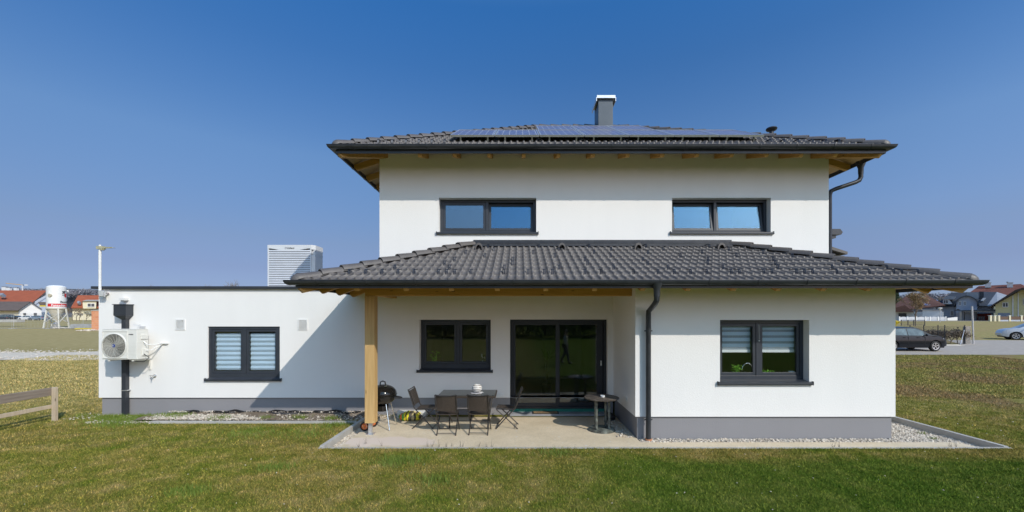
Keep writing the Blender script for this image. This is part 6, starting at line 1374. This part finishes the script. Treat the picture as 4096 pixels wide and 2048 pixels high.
stones('rubble_heap', [(X(358, 50), X(400, 50), 48.5, 49.9, gz(49)+.05, 260), (X(190, 54), X(260, 54), 54.3, 55.5, gz(55)+.05, 220)], M_stone, .05, .22, label='small rubble heaps before the brick wall and below the silo', category='rubble')
for i, (u, y, h, s, lf) in enumerate(((290, 118, 6.5, 31, None), (318, 112, 4.4, 32, None), (345, 104, 4.0, 33, M_blossom), (305, 108, 5.0, 34, None), (270, 125, 7.5, 35, None))):
    branchy('garden_shrub' if i != 2 else 'blossoming_bush', ['tall bare garden tree right of the silo tank', 'bare grey shrub between the silo and the cream dormer', 'pale blossoming bush below the cream dormer', 'low bare shrub behind the right fence panel', 'leaning bare tree right behind the silo'][i], X(u, y), y, h, s, M_scrub, 6, .7, lf, 2200 if lf else 0, cat='shrub', trunk=.22)
# far ridge with trees, crane and buildings on it
def ridge(name, x0, x1, y, hf, mat, n=220, dep=60, **k):
    b = MB(); vs = []
    for i in range(n):
        x = x0+(x1-x0)*i/(n-1); z = hf(x); vs += [(x, y, 0), (x, y, z), (x, y+dep, z*1.02), (x, y+dep, 0)]
    fs = [(4*i+j, 4*(i+1)+j, 4*(i+1)+j+1, 4*i+j+1) for i in range(n-1) for j in range(3)]+[(0, 1, 2, 3), (4*n-1, 4*n-2, 4*n-3, 4*n-4)]; return b.add(vs, fs).build(name, mat, kind='structure', **k)
M_hill = pmat('hazed_wooded_hill', (.085, .10, .12), (.12, .13, .15), .02, .95)  # distance haze is mixed into the hill colour
r3 = random.Random(8); ph = [r3.uniform(0, 6) for _ in range(9)]
def hf(x): return 34+6*math.sin(x*.004+ph[0])+3*math.sin(x*.011+ph[1])
yh = 700
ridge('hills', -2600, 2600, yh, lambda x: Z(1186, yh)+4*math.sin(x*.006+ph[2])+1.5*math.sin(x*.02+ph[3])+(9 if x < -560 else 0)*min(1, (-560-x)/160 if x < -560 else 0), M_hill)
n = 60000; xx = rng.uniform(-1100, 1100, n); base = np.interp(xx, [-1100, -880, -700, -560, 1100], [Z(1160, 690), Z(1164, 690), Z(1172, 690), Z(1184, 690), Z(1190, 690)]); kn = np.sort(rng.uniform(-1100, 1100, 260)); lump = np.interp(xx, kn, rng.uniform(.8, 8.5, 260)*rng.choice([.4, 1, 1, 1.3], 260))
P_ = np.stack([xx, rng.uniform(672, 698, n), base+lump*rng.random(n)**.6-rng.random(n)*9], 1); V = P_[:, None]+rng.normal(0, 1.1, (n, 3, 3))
fastmesh('distant_wood', V.reshape(-1, 3), np.arange(3*n).reshape(-1, 3), pmat('hazed_far_trees', (.18, .19, .225), (.25, .24, .265), .02, .95), 3, kind='stuff', label='hazy wooded ridge on the horizon behind the houses', category='wood')  # tree colour paled and blued for haze, no air volume
for i, (u, v0, v1, w_) in enumerate(((14, 1147, 1156, 16), (31, 1150, 1157, 14), (60, 1150, 1160, 12))):
    o = thing('hilltop_building', f'pale building on the wooded hilltop, {("left", "middle", "right")[i]} one below the crane', 'building', (X(u, 668), 668, Z(v1, 668)), 'pale buildings on the hill')
    extr('wall', [(u-w_/2, v0), (u+w_/2, v0), (u+w_/2, v1+6), (u-w_/2, v1+6)], 668, 3.5, Wl_w, o); extr('roof', [(u-w_/2-1, v0), (u+w_/2+1, v0), (u+w_/2, v0-1.5), (u-w_/2, v0-1.5)], 667.5, 4.5, RT_lead, o)
t = thing('tower_crane', 'yellow-orange tower crane over the wooded hill on the far left', 'crane', (X(90, 640), 640, 10)); Yc = 640; M_cr = pmat('crane_yellow', (.62, .38, .12), (.55, .33, .1), .3, .6)
MB().bar(P(90, 1230, Yc), P(90, 1139, Yc), 1.1, 1.1).build('mast', Wl_w, t); b = MB().bar(P(24, 1133, Yc), P(98, 1140.5, Yc), 1.0, .9); b.build('jib', M_cr, t); MB().bar(P(90, 1139.5, Yc), P(110, 1141, Yc), 1.0, 1.0).box(X(101, Yc), X(110, Yc), Yc-.6, Yc+.6, Z(1142.5, Yc), Z(1138, Yc)).build('counter_jib', Wl_w, t)

# ---------------------------------------------------------------- person standing beside the viewer, mirrored in the terrace door
def person(label, x, y, rz):
    t = thing('person', label, 'person', (x, y, 0), None, rz)
    J = {'pel': (0, 0, .95), 'che': (.0, .02, 1.22), 'nec': (0, .0, 1.46), 'hea': (0, .03, 1.58), 'top': (0, .03, 1.72),
         'shl': (-.19, 0, 1.41), 'ell': (-.24, .0, 1.13), 'wrl': (-.23, .13, .90), 'hal': (-.225, .17, .84), 'shr': (.19, 0, 1.41), 'elr': (.25, -.03, 1.13), 'wrr': (.25, .06, .88), 'har': (.25, .08, .81),
         'hil': (-.10, 0, .92), 'knl': (-.11, .14, .51), 'anl': (-.11, .20, .09), 'tol': (-.11, .34, .035), 'hir': (.10, 0, .92), 'knr': (.11, -.03, .50), 'anr': (.11, -.24, .12), 'tor': (.11, -.12, .035)}
    Rr = {'pel': .145, 'che': .155, 'nec': .062, 'hea': .092, 'top': .075, 'shl': .07, 'ell': .048, 'wrl': .03, 'hal': .032, 'shr': .07, 'elr': .048, 'wrr': .03, 'har': .032, 'hil': .095, 'knl': .062, 'anl': .042, 'tol': .035, 'hir': .095, 'knr': .062, 'anr': .042, 'tor': .035}
    E = [('pel', 'che'), ('che', 'nec'), ('nec', 'hea'), ('hea', 'top'), ('che', 'shl'), ('shl', 'ell'), ('ell', 'wrl'), ('wrl', 'hal'), ('che', 'shr'), ('shr', 'elr'), ('elr', 'wrr'), ('wrr', 'har'), ('pel', 'hil'), ('hil', 'knl'), ('knl', 'anl'), ('anl', 'tol'), ('pel', 'hir'), ('hir', 'knr'), ('knr', 'anr'), ('anr', 'tor')]
    for s, hn in ((-1, 'hal'), (1, 'har')):
        hx, hy, hz = J[hn]
        for k in range(4):
            o = (k-1.5)*.018; a = f'f{hn}{k}'; J[a+'a'] = (hx, hy+o, hz-.05); J[a+'b'] = (hx-s*.012, hy+o+.006, hz-.085-.006*(k in (1, 2))); Rr[a+'a'] = .009; Rr[a+'b'] = .007; E += [(hn, a+'a'), (a+'a', a+'b')]
        J[hn+'t'] = (hx-s*.01, hy+.04, hz-.02); J[hn+'u'] = (hx-s*.012, hy+.055, hz-.05); Rr[hn+'t'] = .011; Rr[hn+'u'] = .009; E += [(hn, hn+'t'), (hn+'t', hn+'u')]
    def skin(names, edges, grow, mat, nm, par, root=None):
        idx = {k: i for i, k in enumerate(names)}; me = D.meshes.new(nm); me.from_pydata([J[k] for k in names], [(idx[a], idx[b]) for a, b in edges if a in idx and b in idx], [])
        o = D.objects.new(nm, me); COL.objects.link(o); sk = o.modifiers.new('s', 'SKIN'); o.modifiers.new('d', 'SUBSURF').levels = 1
        for k, i in idx.items():
            sv = me.skin_vertices[0].data[i]; r = Rr[k]+grow; sv.radius = (r, r*(.75 if k in ('che', 'pel') else 1)); sv.use_root = (k == (root or names[0]))
        m2_ = D.meshes.new_from_object(o.evaluated_get(bpy.context.evaluated_depsgraph_get())); m2_.materials.clear(); m2_.materials.append(mat); m2_.shade_smooth(); D.objects.remove(o)
        o = D.objects.new(nm, m2_); COL.objects.link(o); o.parent = par; return o
    bpy.context.view_layer.update()
    skin_m = pmat('skin', (.55, .35, .26), (.5, .31, .23), 9, .55)
    body = skin(list(J), E, 0, skin_m, 'body', t)
    jk = [k for k in J if k in ('pel', 'che', 'shl', 'ell', 'shr', 'elr', 'wrl', 'wrr')]; skin(jk, E, .022, pmat('pale_jacket', (.52, .48, .32), (.46, .42, .28), 8, .85), 'jacket', body, 'pel')
    tr = [k for k in J if k in ('pel', 'hil', 'knl', 'anl', 'hir', 'knr', 'anr')]; skin(tr, E, .014, pmat('dark_trousers', (.03, .032, .04), None, 8, .9), 'trousers', body, 'pel')
    for k in ('l', 'r'): a, c = Vector(J['an'+k]), Vector(J['to'+k]); MB().tube([a+Vector((0, -.03, -.02)), a+Vector((0, .02, -.04)), c, c+Vector((0, .03, 0))], [.048, .052, .045, .02], 10).build('shoe', M_black, body, smooth=True, local=True)
    MB().sphere((0, .015, 1.665), .105, 14, 10, (.95, 1.02, .85)).build('hair', pmat('brown_hair', (.06, .04, .025), None, 30, .6), body, smooth=True, local=True)
    MB().sphere((0, .135, 1.615), .018, 8, 6, (.8, 1.2, 1.4)).build('nose', skin_m, body, smooth=True, local=True)
    for s in (-1, 1): MB().sphere((s*.035, .118, 1.645), .012, 8, 6).build('eye', M_txt, body, local=True); MB().sphere((s*.098, .03, 1.62), .022, 8, 6, (.4, .8, 1.3)).build('ear', skin_m, body, smooth=True, local=True)
    MB().box(-.025, .025, .118, .126, 1.572, 1.58).build('mouth', pmat('lips', (.4, .18, .14), None, 9, .5), body, local=True)
person('person in pale jacket and dark trousers striding over the lawn, mirrored in the terrace door', 2.42, -.6, R(-75))
for o in list(D.objects):
    if o.name.startswith('tmp'): D.objects.remove(o)
